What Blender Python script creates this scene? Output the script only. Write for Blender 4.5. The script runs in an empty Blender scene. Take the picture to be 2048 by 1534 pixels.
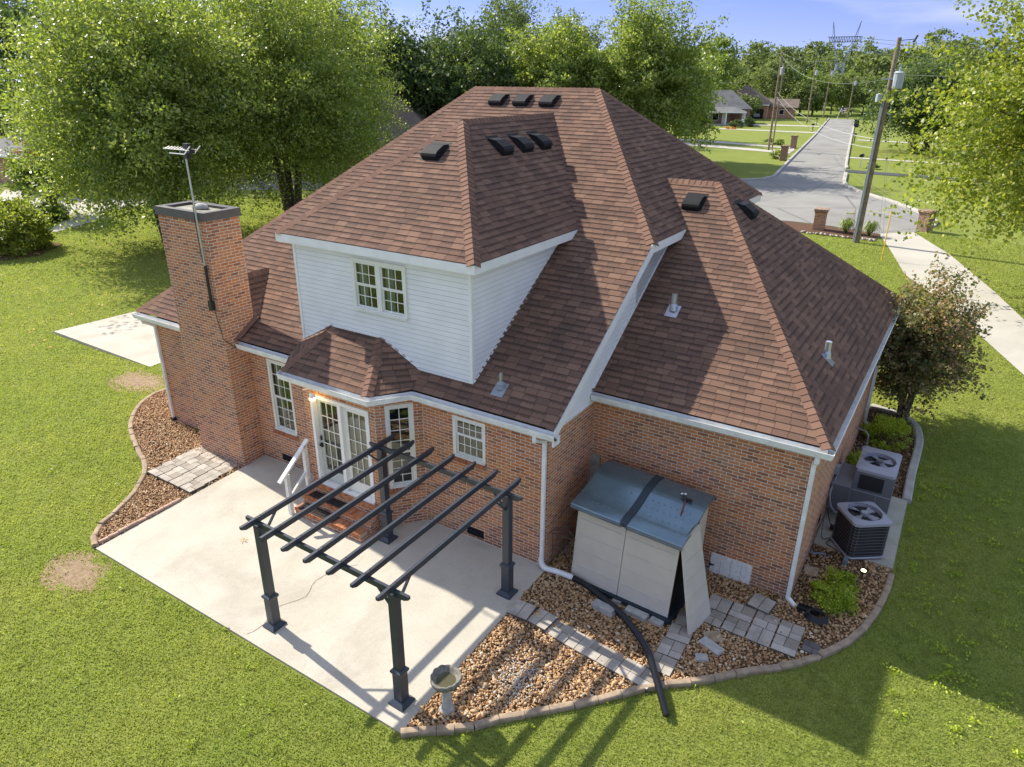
import bpy, bmesh, math, random
import numpy as np
from mathutils import Vector, Matrix
PI=math.pi
S=bpy.context.scene; C=S.collection
# ---------------- camera, world, sun, exposure ----------------
CAM=(5.559,-10.006,8.852); YAW,PIT,ROL=math.radians(-32.454),math.radians(23.334),math.radians(.337)
cam=bpy.data.cameras.new('camera'); cam.sensor_width=36; cam.lens=36*1421.2/2048; cam.clip_end=3000; cam.clip_start=.1
co=bpy.data.objects.new('camera',cam); C.objects.link(co)
_f=Vector((math.sin(YAW)*math.cos(PIT),math.cos(YAW)*math.cos(PIT),-math.sin(PIT)))
_r=Vector((math.cos(YAW),-math.sin(YAW),0)); _u=_r.cross(_f)
_r2=_r*math.cos(ROL)+_u*math.sin(ROL); _u2=-_r*math.sin(ROL)+_u*math.cos(ROL)
M=Matrix((_r2,_u2,-_f)).transposed().to_4x4(); M.translation=Vector(CAM); co.matrix_world=M
S.camera=co
SUN=Vector((-.775,.094,.625)).normalized()
wd=bpy.data.worlds.new('World'); S.world=wd; wd.use_nodes=True
wn=wd.node_tree.nodes; wl=wd.node_tree.links
sky=wn.new('ShaderNodeTexSky'); sky.sky_type='NISHITA'; sky.sun_disc=False
sky.sun_elevation=math.asin(SUN.z); sky.sun_rotation=math.atan2(SUN.x,SUN.y)
sky.air_density=1.0; sky.dust_density=.2; sky.ozone_density=3.0
bg=wn['Background']; bg.inputs[1].default_value=.15
tc=wn.new('ShaderNodeTexCoord'); mp=wn.new('ShaderNodeMapping'); mp.inputs['Scale'].default_value=(1,1,7)
nz=wn.new('ShaderNodeTexNoise'); nz.inputs['Scale'].default_value=3.2; nz.inputs['Detail'].default_value=7; nz.inputs['Distortion'].default_value=.6
cr=wn.new('ShaderNodeValToRGB'); cr.color_ramp.elements[0].position=.5; cr.color_ramp.elements[1].position=.78
cr.color_ramp.elements[1].color=(.7,.7,.7,1)
mx=wn.new('ShaderNodeMixRGB'); mx.inputs[2].default_value=(2.9,3.1,3.6,1)
wl.new(tc.outputs['Generated'],mp.inputs[0]); wl.new(mp.outputs[0],nz.inputs['Vector']); wl.new(nz.outputs[0],cr.inputs[0])
wl.new(cr.outputs[0],mx.inputs[0]); va=wn.new('ShaderNodeVectorMath'); va.operation='ADD'; va.inputs[1].default_value=(0,0,.16); wl.new(tc.outputs['Generated'],va.inputs[0]); wl.new(va.outputs[0],sky.inputs[0]) if len(sky.inputs) else None
tn=wn.new('ShaderNodeMixRGB'); tn.blend_type='MULTIPLY'; tn.inputs[0].default_value=1; tn.inputs[2].default_value=(2.15,1.5,1.12,1); wl.new(sky.outputs[0],tn.inputs[1]); sx=wn.new('ShaderNodeSeparateXYZ'); wl.new(tc.outputs['Generated'],sx.inputs[0]); el=wn.new('ShaderNodeValToRGB'); el.color_ramp.elements[0].position=0; el.color_ramp.elements[0].color=(.36,.38,.6,1); el.color_ramp.elements[1].position=.42; el.color_ramp.elements[1].color=(1,1,1,1); e2=el.color_ramp.elements.new(.12); e2.color=(.22,.29,.56,1)
wl.new(sx.outputs[2],el.inputs[0]); t2=wn.new('ShaderNodeMixRGB'); t2.blend_type='MULTIPLY'; t2.inputs[0].default_value=1; wl.new(tn.outputs[0],t2.inputs[1]); wl.new(el.outputs[0],t2.inputs[2]); wl.new(t2.outputs[0],mx.inputs[1]); wl.new(mx.outputs[0],bg.inputs[0])
sl=bpy.data.lights.new('sun','SUN'); sl.energy=3.9; sl.angle=math.radians(.6); sl.color=(1,.94,.82)
so=bpy.data.objects.new('sun',sl); C.objects.link(so); so.rotation_euler=(-SUN).to_track_quat('-Z','Y').to_euler()
S.view_settings.view_transform='Standard'; S.view_settings.look='None'; S.view_settings.exposure=1.0; S.view_settings.gamma=1
S.render.engine='CYCLES'; S.cycles.max_bounces=6; S.cycles.transparent_max_bounces=8
# ---------------- node helper ----------------
class NT:
    def __init__(s,name):
        s.m=bpy.data.materials.new(name); s.m.use_nodes=True; s.t=s.m.node_tree; s.N=s.t.nodes
        s.b=s.N['Principled BSDF']; s.out=s.N['Material Output']
    def put(s,sock,v):
        if isinstance(v,bpy.types.NodeSocket): s.t.links.new(v,sock)
        elif v is not None:
            if hasattr(sock,'default_value'):
                try: sock.default_value=v
                except Exception: sock.default_value=(*v,1) if len(v)==3 else v
    def n(s,t,ins={},**p):
        nd=s.N.new('ShaderNode'+t)
        for k,v in p.items(): setattr(nd,k,v)
        for k,v in ins.items(): s.put(nd.inputs[k],v)
        return nd
    def ma(s,op,a,b=0,c=0):
        return s.n('Math',{0:a,1:b,2:c},operation=op).outputs[0]
    def noise(s,scale,detail=3,vec=None,rough=.55,dist=0):
        return s.n('TexNoise',{'Scale':scale,'Detail':detail,'Roughness':rough,'Distortion':dist,'Vector':vec if vec is not None else s.geo('Position')}).outputs[0]
    def geo(s,k):
        if not hasattr(s,'_g'): s._g=s.N.new('ShaderNodeNewGeometry')
        return s._g.outputs[k]
    def obj(s): return s.n('TexCoord').outputs['Object']
    def uv(s):
        if not hasattr(s,'_uv'):
            s._uv=s.n('SeparateXYZ',{0:s.n('TexCoord').outputs['UV']})
        return s._uv.outputs[0],s._uv.outputs[1]
    def ramp(s,fac,stops,const=False):
        nd=s.n('ValToRGB',{0:fac}); r=nd.color_ramp
        if const: r.interpolation='CONSTANT'
        while len(r.elements)<len(stops): r.elements.new(.5)
        for e,(p,c) in zip(r.elements,stops): e.position=p; e.color=(*c,1) if len(c)==3 else c
        return nd.outputs[0]
    def mix(s,f,a,b,blend='MIX'):
        return s.n('MixRGB',{0:f,1:a,2:b},blend_type=blend).outputs[0]
    def cells(s,w,h,off=.5):
        u,v=s.uv(); rv=s.ma('DIVIDE',v,h); row=s.ma('FLOOR',rv); fv=s.ma('SUBTRACT',rv,row)
        ru=s.ma('ADD',s.ma('DIVIDE',u,w),s.ma('MULTIPLY',s.ma('MODULO',s.ma('ADD',row,1000),2),off)) if off else s.ma('DIVIDE',u,w)
        cu=s.ma('FLOOR',ru); fu=s.ma('SUBTRACT',ru,cu)
        vec=s.n('CombineXYZ',{0:cu,1:row}).outputs[0]
        return vec,fu,fv,row
    def rnd(s,vec): return s.n('TexWhiteNoise',{'Vector':vec},noise_dimensions='3D').outputs['Value']
    def bump(s,h,st=.3,d=.01):
        nb=s.n('Bump',{'Height':h,'Strength':st,'Distance':d}); s.put(s.b.inputs['Normal'],nb.outputs[0])
    def fin(s,col,rough=.8,spec=.3,metal=0):
        s.put(s.b.inputs['Base Color'],col); s.put(s.b.inputs['Roughness'],rough); s.put(s.b.inputs['Specular IOR Level'],spec); s.put(s.b.inputs['Metallic'],metal); return s.m
def plain(name,col,rough=.6,spec=.4,metal=0,var=.08,sc=6,bump=0,bsc=80):
    t=NT(name); f=t.noise(sc,4)
    c=t.ramp(f,[(.3,tuple(x*(1-var) for x in col)),(.7,tuple(min(1,x*(1+var)) for x in col))])
    if bump: t.bump(t.noise(bsc,3),bump,.01)
    return t.fin(c,rough,spec,metal)
def m_brick(name,tones,w=.212,h=.0677,mort=(.8,.73,.6),mw=.056,mh=.17,off=.5,bs=.6):
    t=NT(name); vec,fu,fv,row=t.cells(w,h,off)
    r=t.rnd(vec); k=len(tones)
    c=t.ramp(r,[(i/k,q) for i,q in enumerate(tones)],True)
    n1=t.noise(35,3); c=t.mix(.35,c,t.ramp(n1,[(.35,tuple(x*.55 for x in tones[0])),(.65,tuple(x*1.35 for x in tones[0]))]))
    n2=t.noise(1.3,4); c=t.mix(t.ma('MULTIPLY',t.ramp(n2,[(.5,(0,0,0)),(.75,(1,1,1))]),.3),c,(.3,.2,.13,1))
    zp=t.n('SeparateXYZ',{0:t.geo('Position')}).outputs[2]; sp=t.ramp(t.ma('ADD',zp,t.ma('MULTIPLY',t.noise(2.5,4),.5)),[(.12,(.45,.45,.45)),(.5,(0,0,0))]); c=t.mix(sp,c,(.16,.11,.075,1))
    jit=t.ma('MULTIPLY',t.ma('SUBTRACT',t.noise(28,2),.5),.08)
    a=t.ma('LESS_THAN',t.ma('ADD',fu,jit),mw); b=t.ma('LESS_THAN',t.ma('ADD',fv,jit),mh); m=t.ma('MAXIMUM',a,b)
    mc=t.mix(t.noise(9,3),mort,tuple(x*.68 for x in mort))
    c=t.mix(m,c,mc)
    t.bump(t.ma('ADD',t.ma('SUBTRACT',1,m),t.ma('MULTIPLY',n1,.5)),bs,.008)
    return t.fin(c,.88,.2)
BT=[(.52,.2,.08),(.43,.15,.062),(.58,.26,.11),(.3,.12,.065),(.45,.2,.1),(.17,.08,.055),(.56,.23,.08),(.41,.22,.13)]
MT={}
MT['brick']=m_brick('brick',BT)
MT['brick_step']=m_brick('brick_rowlock',[(.42,.15,.06),(.35,.12,.055),(.46,.18,.08),(.3,.1,.05)],w=.068,h=.2,mw=.14,mh=.06,off=0)
MT['brick_far']=m_brick('brick_pillar',[(.22,.08,.05),(.16,.06,.045),(.27,.1,.06),(.12,.05,.04)])
def m_shingle(name,base,e=.145,w=.27):
    t=NT(name); vec,fu,fv,row=t.cells(w,e,0)
    u,v=t.uv()
    sh=t.rnd(t.n('CombineXYZ',{0:row,1:7.3}).outputs[0])
    uu=t.ma('ADD',t.ma('DIVIDE',u,w),t.ma('MULTIPLY',sh,5)); cu=t.ma('FLOOR',uu); fu=t.ma('SUBTRACT',uu,cu)
    r=t.rnd(t.n('CombineXYZ',{0:cu,1:row,2:1.7}).outputs[0]); r2=t.rnd(t.n('CombineXYZ',{0:cu,1:row,2:4.1}).outputs[0])
    c=t.ramp(r,[(0,base[0]),(.3,base[1]),(.6,base[2]),(.85,base[3])],True)
    # dark blended granules across the upper half of some tabs, as on laminated shingles
    band=t.ma('MULTIPLY',t.ma('GREATER_THAN',t.ma('ADD',fv,t.ma('MULTIPLY',t.ma('SUBTRACT',t.noise(30,2),.5),.5)),.62),t.ma('GREATER_THAN',r2,.35))
    c=t.mix(t.ma('MULTIPLY',band,.7),c,base[4])
    c=t.mix(.3,c,t.ramp(t.noise(140,2),[(.35,tuple(x*.5 for x in base[1])),(.65,tuple(x*1.7 for x in base[1]))]))
    c=t.mix(t.ramp(t.noise(.8,4),[(.4,(0,0,0)),(.8,(.35,.35,.35))]),c,base[4])
    st=t.noise(1,4,t.n('CombineXYZ',{0:t.ma('MULTIPLY',u,1.3),1:t.ma('MULTIPLY',v,.18)}).outputs[0]); c=t.mix(t.ramp(st,[(.52,(0,0,0)),(.75,(.32,.32,.32))]),c,(.06,.045,.038,1)); c=t.mix(t.ramp(st,[(.25,(.25,.25,.25)),(.42,(0,0,0))]),c,(.3,.19,.13,1))
    slot=t.ma('LESS_THAN',fu,.03)
    c=t.mix(t.ma('MULTIPLY',slot,.75),c,(.02,.012,.01,1))
    hgt=t.ma('ADD',t.ma('ADD',t.ma('MULTIPLY',r2,.8),t.ma('MULTIPLY',t.ma('SUBTRACT',1,slot),.6)),t.ma('MULTIPLY',t.noise(140,2),.4))
    t.bump(hgt,.7,.006)
    return t.fin(c,.93,.15)
MT['shingle']=m_shingle('roof_shingles',[(.208,.122,.083),(.172,.1,.07),(.247,.147,.1),(.146,.09,.066),(.04,.031,.028)])
def m_isl(name,stops,rough=.8,spec=.3,trans=0,nsc=0,tmul=1.3):
    t=NT(name); r=t.geo('Random Per Island')
    c=t.ramp(r,stops)
    if trans and nsc==0:
        c=t.mix(t.ramp(t.noise(.75,3,rough=.6),[(.36,(.5,.5,.5)),(.56,(0,0,0))]),c,tuple(x*y for x,y in zip(stops[0][1],(.7,.85,1))))
    if nsc:
        c=t.mix(t.ramp(t.noise(.33,4,rough=.65),[(.4,(.4,.4,.4)),(.6,(0,0,0))]),c,(.2,.31,.06,1)) if trans else c
        c=t.mix(t.ramp(t.noise(.8,4,rough=.7),[(.55,(0,0,0)),(.75,(.5,.5,.5))]),c,(.5,.5,.2,1)) if tmul>1.2 and trans else c
        c=t.mix(t.ramp(t.noise(nsc,3),[(.4,(0,0,0)),(.65,(.5,.5,.5))]),c,tuple(x*.62 for x in stops[0][1]))
    t.fin(c,rough,spec)
    if trans:
        tr=t.n('BsdfTranslucent',{0:t.mix(1,c,(tmul,tmul*1.05,tmul*.55,1),'MULTIPLY')}); ms=t.n('MixShader',{0:trans,1:t.b.outputs[0],2:tr.outputs[0]})
        t.t.links.new(ms.outputs[0],t.out.inputs[0])
    return t.m
MT['cap']=m_isl('ridge_cap_shingles',[(0,(.165,.095,.067)),(.5,(.2,.115,.08)),(1,(.235,.135,.093))],.93,.15)
def m_siding():
    t=NT('white_vinyl_siding'); c=t.ramp(t.noise(1.6,4),[(.3,(.76,.755,.73)),(.7,(.86,.85,.82))]); u,v=t.uv(); fr=t.ma('FRACT',t.ma('DIVIDE',v,.1)); g=t.ma('MULTIPLY',t.ma('GREATER_THAN',fr,.87),t.ma('ADD',.45,t.ma('MULTIPLY',t.noise(4,3),.3))); c=t.mix(g,c,(.26,.27,.27,1))  # dark band under each lap: the lap's shadow line painted into the colour
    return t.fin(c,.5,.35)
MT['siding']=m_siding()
MT['white']=plain('white_painted_trim',(.84,.83,.79),.45,.4,var=.06,sc=3)
MT['gutter']=plain('white_gutter_metal',(.8,.8,.76),.35,.5,var=.12,sc=5)
MT['frame']=plain('cream_window_frame',(.78,.77,.69),.45,.4,var=.05)
MT['oldwhite']=plain('weathered_white_paint',(.76,.75,.69),.7,.3,var=.12,sc=14)
MT['greywhite']=plain('grey_door_paint',(.5,.52,.47),.5,.4)
def m_conc(name,a,b,stain=(.3,.24,.17),sc=1.0):
    t=NT(name); n=t.noise(1.1*sc,5); c=t.ramp(n,[(.3,a),(.7,b)])
    s=t.ramp(t.noise(.7*sc,6,dist=.6,rough=.7),[(.5,(0,0,0)),(.72,(.7,.7,.7))]); c=t.mix(s,c,stain)
    sp=t.n('TexVoronoi',{'Scale':26,'Vector':t.geo('Position')}).outputs['Distance']
    c=t.mix(t.ma('MULTIPLY',t.ma('LESS_THAN',sp,.13),.45),c,(.16,.135,.1,1)); c=t.mix(t.ramp(t.noise(5,5,rough=.75),[(.56,(0,0,0)),(.7,(.3,.3,.3))]),c,stain)
    f=t.noise(70,3,rough=.8); c=t.mix(.32,c,t.ramp(f,[(.3,tuple(x*.5 for x in a)),(.7,tuple(min(1,x*1.4) for x in b))]))
    t.bump(f,.25,.004)
    return t.fin(c,.9,.2)
MT['patio']=m_conc('patio_concrete',(.45,.41,.33),(.56,.52,.43),(.3,.265,.205))
MT['concrete']=m_conc('drive_concrete',(.42,.39,.33),(.52,.49,.42),(.33,.3,.25),.5)
MT['pad']=m_conc('pad_concrete',(.4,.38,.31),(.52,.49,.4),(.22,.21,.14),2)
def m_asph():
    t=NT('asphalt'); c=t.ramp(t.noise(.25,6),[(.3,(.23,.22,.2)),(.7,(.31,.3,.275))])
    c=t.mix(t.ramp(t.noise(1.3,5,dist=1),[(.6,(0,0,0)),(.75,(.4,.4,.4))]),c,(.16,.155,.15,1))
    cr_=t.n('TexVoronoi',{'Scale':.16,'Vector':t.n('Mapping',{0:t.geo('Position'),'Scale':(1,.5,1)}).outputs[0]},feature='DISTANCE_TO_EDGE').outputs['Distance']
    c=t.mix(t.ma('MULTIPLY',t.ma('LESS_THAN',cr_,.006),.5),c,(.1,.1,.1,1))
    t.bump(t.noise(60,2),.2,.004); return t.fin(c,.92,.2)
MT['asphalt']=m_asph()
MT['dark_asphalt']=plain('dark_asphalt',(.07,.075,.085),.9,.2)
def m_lawn():
    t=NT('lawn_grass'); n=t.noise(.35,5); c=t.ramp(n,[(.3,(.21,.26,.055)),(.5,(.275,.305,.07)),(.72,(.355,.35,.1))])
    c=t.mix(.5,c,t.ramp(t.noise(5,5,rough=.7),[(.35,(.11,.15,.025)),(.65,(.25,.285,.06))]))
    c=t.mix(.4,c,t.ramp(t.noise(30,3,rough=.7),[(.38,(.07,.105,.015)),(.62,(.26,.3,.065))]))
    # bare soil patches
    p=t.geo('Position'); s=t.n('SeparateXYZ',{0:p}); m=None
    for cx,cy,rx,ry in ((-7.85,-5.0,.82,.5),(-15.6,1.15,1.25,.7),(-.2,60,.01,.01)):
        d=t.ma('ADD',t.ma('POWER',t.ma('ABSOLUTE',t.ma('DIVIDE',t.ma('SUBTRACT',s.outputs[0],cx),rx)),2),t.ma('POWER',t.ma('ABSOLUTE',t.ma('DIVIDE',t.ma('SUBTRACT',s.outputs[1],cy),ry)),2))
        d=t.ma('ADD',d,t.ma('MULTIPLY',t.ma('SUBTRACT',t.noise(2.4,6,rough=.75),.5),5))
        q=t.ma('LESS_THAN',d,1.0); m=q if m is None else t.ma('MAXIMUM',m,q)
    soil=t.ramp(t.noise(9,5),[(.3,(.25,.17,.1)),(.7,(.4,.3,.19))])
    c=t.mix(m,c,soil)
    t.bump(t.noise(40,3,rough=.7),.8,.03)
    return t.fin(c,.95,.1)
MT['lawn']=m_lawn()
MT['blade']=m_isl('grass_blades',[(0,(.3,.34,.085)),(.35,(.385,.42,.105)),(.7,(.46,.47,.125)),(.93,(.48,.49,.16)),(1,(.6,.54,.3))],.6,.25,.45,nsc=3.2)
MT['meadow']=plain('meadow_grass',(.19,.24,.05),.95,.1,var=.25,sc=.15)
MT['stones']=m_isl('river_gravel',[(0,(.2,.1,.045)),(.2,(.34,.185,.085)),(.45,(.47,.28,.13)),(.7,(.57,.38,.2)),(.88,(.44,.31,.18)),(.97,(.68,.5,.32)),(1,(.8,.72,.58))],.75,.3)
MT['chips']=m_isl('bark_and_gravel',[(0,(.06,.035,.02)),(.4,(.15,.085,.045)),(.75,(.27,.17,.09)),(1,(.5,.4,.28))],.85,.2)
MT['gravel_base']=plain('gravel_bed_soil',(.16,.1,.055),.95,.1,var=.4,sc=20)
MT['mulch']=plain('brown_mulch',(.12,.07,.045),.95,.1,var=.4,sc=12,bump=.6,bsc=30)
def m_pav(name,a,b):
    t=NT(name); u,v=t.uv(); r=t.rnd(t.n('ObjectInfo').outputs['Random'])
    vo=t.n('TexVoronoi',{'Scale':1,'Vector':t.n('CombineXYZ',{0:t.ma('MULTIPLY',u,4.8),1:t.ma('MULTIPLY',v,4.8)}).outputs[0],'Randomness':.35},distance='CHEBYCHEV')
    c=t.ramp(t.n('SeparateColor',{0:vo.outputs['Color']}).outputs[0],[(.2,a),(.8,b)])
    c=t.mix(.4,c,t.ramp(t.noise(18,4),[(.35,tuple(x*.6 for x in a)),(.65,b)]))
    wet=t.ramp(t.noise(2.4,4,dist=.8),[(.55,(0,0,0)),(.6,(.55,.55,.55))]); c=t.mix(wet,c,tuple(x*.35 for x in a))
    t.bump(t.noise(40,3),.4,.006); return t.fin(c,.88,.25)
MT['paver']=m_pav('grey_paving',(.3,.26,.22),(.5,.46,.4))
MT['edging']=plain('edging_block',(.36,.275,.19),.92,.15,var=.25,sc=7,bump=.5,bsc=50)
MT['curb']=plain('poured_curb',(.42,.4,.36),.9,.2,var=.15,sc=3,bump=.2)
MT['dark']=plain('charcoal_powder_coat',(.035,.043,.058),.38,.5,var=.06)
MT['blackplastic']=plain('black_plastic',(.018,.018,.02),.4,.5)
MT['black']=plain('black_metal_mesh',(.022,.022,.024),.6,.4)
MT['shedwall']=plain('beige_resin',(.58,.52,.43),.5,.35,var=.05,sc=3)
MT['shedlid']=plain('teal_resin_lid',(.17,.24,.28),.24,1.0,.65,var=.1,sc=3,bump=.05,bsc=18)
MT['shedbase']=plain('dark_teal_resin',(.02,.035,.045),.4,.5)
MT['hvac']=plain('grey_sheet_metal',(.16,.16,.175),.45,.5,var=.06)
MT['hvaclight']=plain('light_grey_sheet_metal',(.34,.35,.4),.4,.5,var=.06)
MT['interior']=plain('dark_room',(.03,.03,.026),.9,.1)
MT['curtain']=plain('pale_curtain',(.4,.46,.37),.9,.1,var=.2,sc=25)
MT['blind']=plain('taupe_roller_blind',(.3,.25,.19),.9,.1,var=.12,sc=9)
MT['screen']=plain('insect_screen_frame',(.3,.3,.3),.6,.3)
MT['wood']=plain('weathered_wood',(.3,.29,.25),.9,.1,var=.3,sc=9)
MT['pole']=plain('pole_timber',(.25,.2,.145),.9,.1,var=.3,sc=3)
MT['conduit']=plain('grey_conduit',(.27,.29,.31),.4,.5)
MT['galv']=plain('galvanised_steel',(.5,.52,.55),.3,.6,.7,var=.1)
MT['wire']=plain('wire_aluminium',(.4,.42,.42),.5,.4)
MT['rust']=plain('rusty_iron',(.12,.08,.06),.85,.2,var=.3,sc=30)
MT['capmetal']=plain('brown_cap_metal',(.085,.075,.07),.5,.5,var=.15)
MT['cement']=plain('chimney_crown_cement',(.27,.26,.19),.8,.3,var=.35,sc=5)
MT['rock']=plain('river_rock',(.42,.39,.34),.85,.2,var=.25,sc=9)
MT['bark']=plain('tree_bark',(.12,.09,.07),.95,.1,var=.4,sc=8,bump=.8,bsc=25)
MT['paint_yellow']=plain('yellow_plastic',(.8,.5,.02),.5,.4)
MT['red']=plain('red_leaf',(.35,.05,.04),.8,.2)
MT['statuary']=plain('mossy_cast_stone',(.2,.19,.155),.9,.15,var=.35,sc=16,bump=.6,bsc=40)
MT['statuary2']=plain('pale_cast_stone',(.4,.39,.36),.9,.15,var=.2,sc=10,bump=.3,bsc=40)
MT['dryleaf']=plain('dry_leaf',(.6,.33,.1),.7,.3)
MT['bluegrey']=plain('blue_grey_plastic',(.16,.22,.26),.5,.4)
MT['greyroof']=plain('grey_asphalt_roof',(.17,.17,.165),.9,.15,var=.2,sc=.8)
MT['brownroof']=plain('brown_asphalt_roof',(.2,.155,.125),.9,.15,var=.15,sc=.8)
def m_water():
    t=NT('still_water'); return t.fin((.1,.09,.05,1),.08,.8)
MT['water']=m_water()
def m_glass():
    t=NT('window_glass'); gl=t.n('BsdfGlossy',{'Color':(.85,.9,.85,1),'Roughness':.02}); tr=t.n('BsdfTransparent',{0:(.6,.64,.6,1)})
    f=t.n('LayerWeight',{0:.5}).outputs['Facing']; ff=t.ma('ADD',t.ma('MULTIPLY',t.ma('POWER',f,3),.8),.09)
    ms=t.n('MixShader',{0:ff,1:tr.outputs[0],2:gl.outputs[0]}); t.t.links.new(ms.outputs[0],t.out.inputs[0]); return t.m
MT['glass']=m_glass()
def m_emit(name,col,st):
    t=NT(name); t.b.inputs['Base Color'].default_value=(*col,1); t.b.inputs['Emission Color'].default_value=(*col,1); t.b.inputs['Emission Strength'].default_value=st; return t.m
MT['lamp']=m_emit('lit_bulb',(1,.72,.25),9)
MT['lamp2']=m_emit('lit_garden_bulb',(1,.78,.4),9)
LEAF=dict(
 birch=m_isl('birch_leaves',[(0,(.14,.19,.04)),(.4,(.245,.305,.06)),(.8,(.37,.42,.09)),(1,(.52,.52,.2))],.4,.6,.48),
 green=m_isl('mid_green_leaves',[(0,(.13,.19,.035)),(.5,(.22,.29,.05)),(1,(.34,.39,.08))],.45,.5,.38),
 dark=m_isl('dark_green_leaves',[(0,(.06,.095,.03)),(.5,(.11,.16,.045)),(1,(.18,.23,.07))],.5,.4,.35),
 far=m_isl('distant_green_leaves',[(0,(.13,.175,.06)),(.5,(.21,.255,.08)),(1,(.32,.35,.12))],.6,.3,.35),
 yellow=m_isl('yellow_green_leaves',[(0,(.15,.2,.03)),(.4,(.27,.32,.045)),(.8,(.4,.43,.065)),(1,(.56,.52,.13))],.45,.5,.45),
 maple=m_isl('bronze_maple_leaves',[(0,(.1,.13,.045)),(.35,(.2,.21,.07)),(.65,(.34,.23,.11)),(1,(.52,.34,.22))],.5,.4,.4),
 lime=m_isl('lime_shrub_leaves',[(0,(.2,.28,.02)),(.5,(.36,.45,.03)),(1,(.55,.6,.06))],.5,.4,.35),
 pink=m_isl('pink_blossom',[(0,(.5,.08,.12)),(1,(.75,.22,.25))],.7,.2,.2))
# ---------------- mesh building ----------------
class MB:
    def __init__(s): s.v=[]; s.f=[]; s.uv=[]; s.mi=[]
    def face(s,ps,uv=None,mi=0):
        i=len(s.v); s.v+= [tuple(p) for p in ps]; s.f.append(tuple(range(i,i+len(ps)))); s.uv+= (uv if uv else [(0,0)]*len(ps)); s.mi.append(mi)
    def quad(s,O,U,V,uv0=(0,0),mi=0):
        O,U,V=Vector(O),Vector(U),Vector(V); a,b=U.length,V.length; x,y=uv0
        s.face([O,O+U,O+U+V,O+V],[(x,y),(x+a,y),(x+a,y+b),(x,y+b)],mi)
    def box(s,x0,x1,y0,y1,z0,z1,mi=0): s.obox((x0,y0,z0),(1,0,0),(0,1,0),x1-x0,y1-y0,z1-z0,mi)
    def obox(s,O,U,N,lu,ln,lz,mi=0,Z=(0,0,1)):
        # box from corner O along U, N, Z, metric uvs
        O,U,N,Z=Vector(O),Vector(U).normalized()*lu,Vector(N).normalized()*ln,Vector(Z).normalized()*lz
        z=O.z; a,b,c,d=O,O+U,O+U+N,O+N
        for p,q,l,o in ((a,b,abs(lu),0),(b,c,abs(ln),abs(lu)),(c,d,abs(lu),0),(d,a,abs(ln),abs(lu))):
            s.face([p,q,q+Z,p+Z],[(o,z),(o+l,z),(o+l,z+abs(lz)),(o,z+abs(lz))],mi)
        s.face([a+Z,b+Z,c+Z,d+Z],[(0,0),(abs(lu),0),(abs(lu),abs(ln)),(0,abs(ln))],mi)
        s.face([d,c,b,a],[(0,0),(abs(lu),0),(abs(lu),abs(ln)),(0,abs(ln))],mi)
    def bar(s,p,q,w,h,mi=0,up=(0,0,1)):
        p,q=Vector(p),Vector(q); d=q-p; L=d.length; d.normalize(); sd=d.cross(Vector(up))
        if sd.length<1e-4: sd=Vector((1,0,0))
        sd.normalize(); n=sd.cross(d)
        s.obox(p-sd*w/2-n*h/2,d,sd,L,w,h,mi,n)
    def tube(s,pts,r,seg=8,mi=0,cap=True):
        pts=[Vector(p) for p in pts]; rs=r if isinstance(r,(list,tuple)) else [r]*len(pts)
        base=len(s.v); px=None
        for i,p in enumerate(pts):
            d=(pts[min(i+1,len(pts)-1)]-pts[max(i-1,0)]).normalized()
            if px is None: px=d.orthogonal().normalized()
            px=(px-d*px.dot(d)).normalized(); py=d.cross(px)
            for k in range(seg):
                a=2*PI*k/seg; s.v.append(tuple(p+(px*math.cos(a)+py*math.sin(a))*rs[i]))
        for i in range(len(pts)-1):
            for k in range(seg):
                a=base+i*seg+k; b=base+i*seg+(k+1)%seg
                s.f.append((a,b,b+seg,a+seg)); s.uv+=[(0,0)]*4; s.mi.append(mi)
        if cap:
            s.f.append(tuple(base+k for k in range(seg))[::-1]); s.uv+=[(0,0)]*seg; s.mi.append(mi)
            s.f.append(tuple(base+(len(pts)-1)*seg+k for k in range(seg))); s.uv+=[(0,0)]*seg; s.mi.append(mi)
    def lathe(s,c,prof,seg=20,mi=0,fn=None):
        base=len(s.v)
        for r,z in prof:
            for k in range(seg):
                a=2*PI*k/seg; rr=r*(fn(a,r,z) if fn else 1); s.v.append((c[0]+rr*math.cos(a),c[1]+rr*math.sin(a),c[2]+z))
        for i in range(len(prof)-1):
            for k in range(seg):
                a=base+i*seg+k; b=base+i*seg+(k+1)%seg
                s.f.append((a,b,b+seg,a+seg)); s.uv+=[(0,0)]*4; s.mi.append(mi)
    def prism(s,poly,z0,z1,mi=0):
        n=len(poly); t=[(p[0],p[1],z1) for p in poly]; b=[(p[0],p[1],z0) for p in poly]
        s.face(t,[(p[0],p[1]) for p in poly],mi)
        for i in range(n):
            j=(i+1)%n; s.face([b[i],b[j],t[j],t[i]],None,mi)
    def xform(s,M): s.v=[tuple(M@Vector(p)) for p in s.v]; return s
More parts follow.
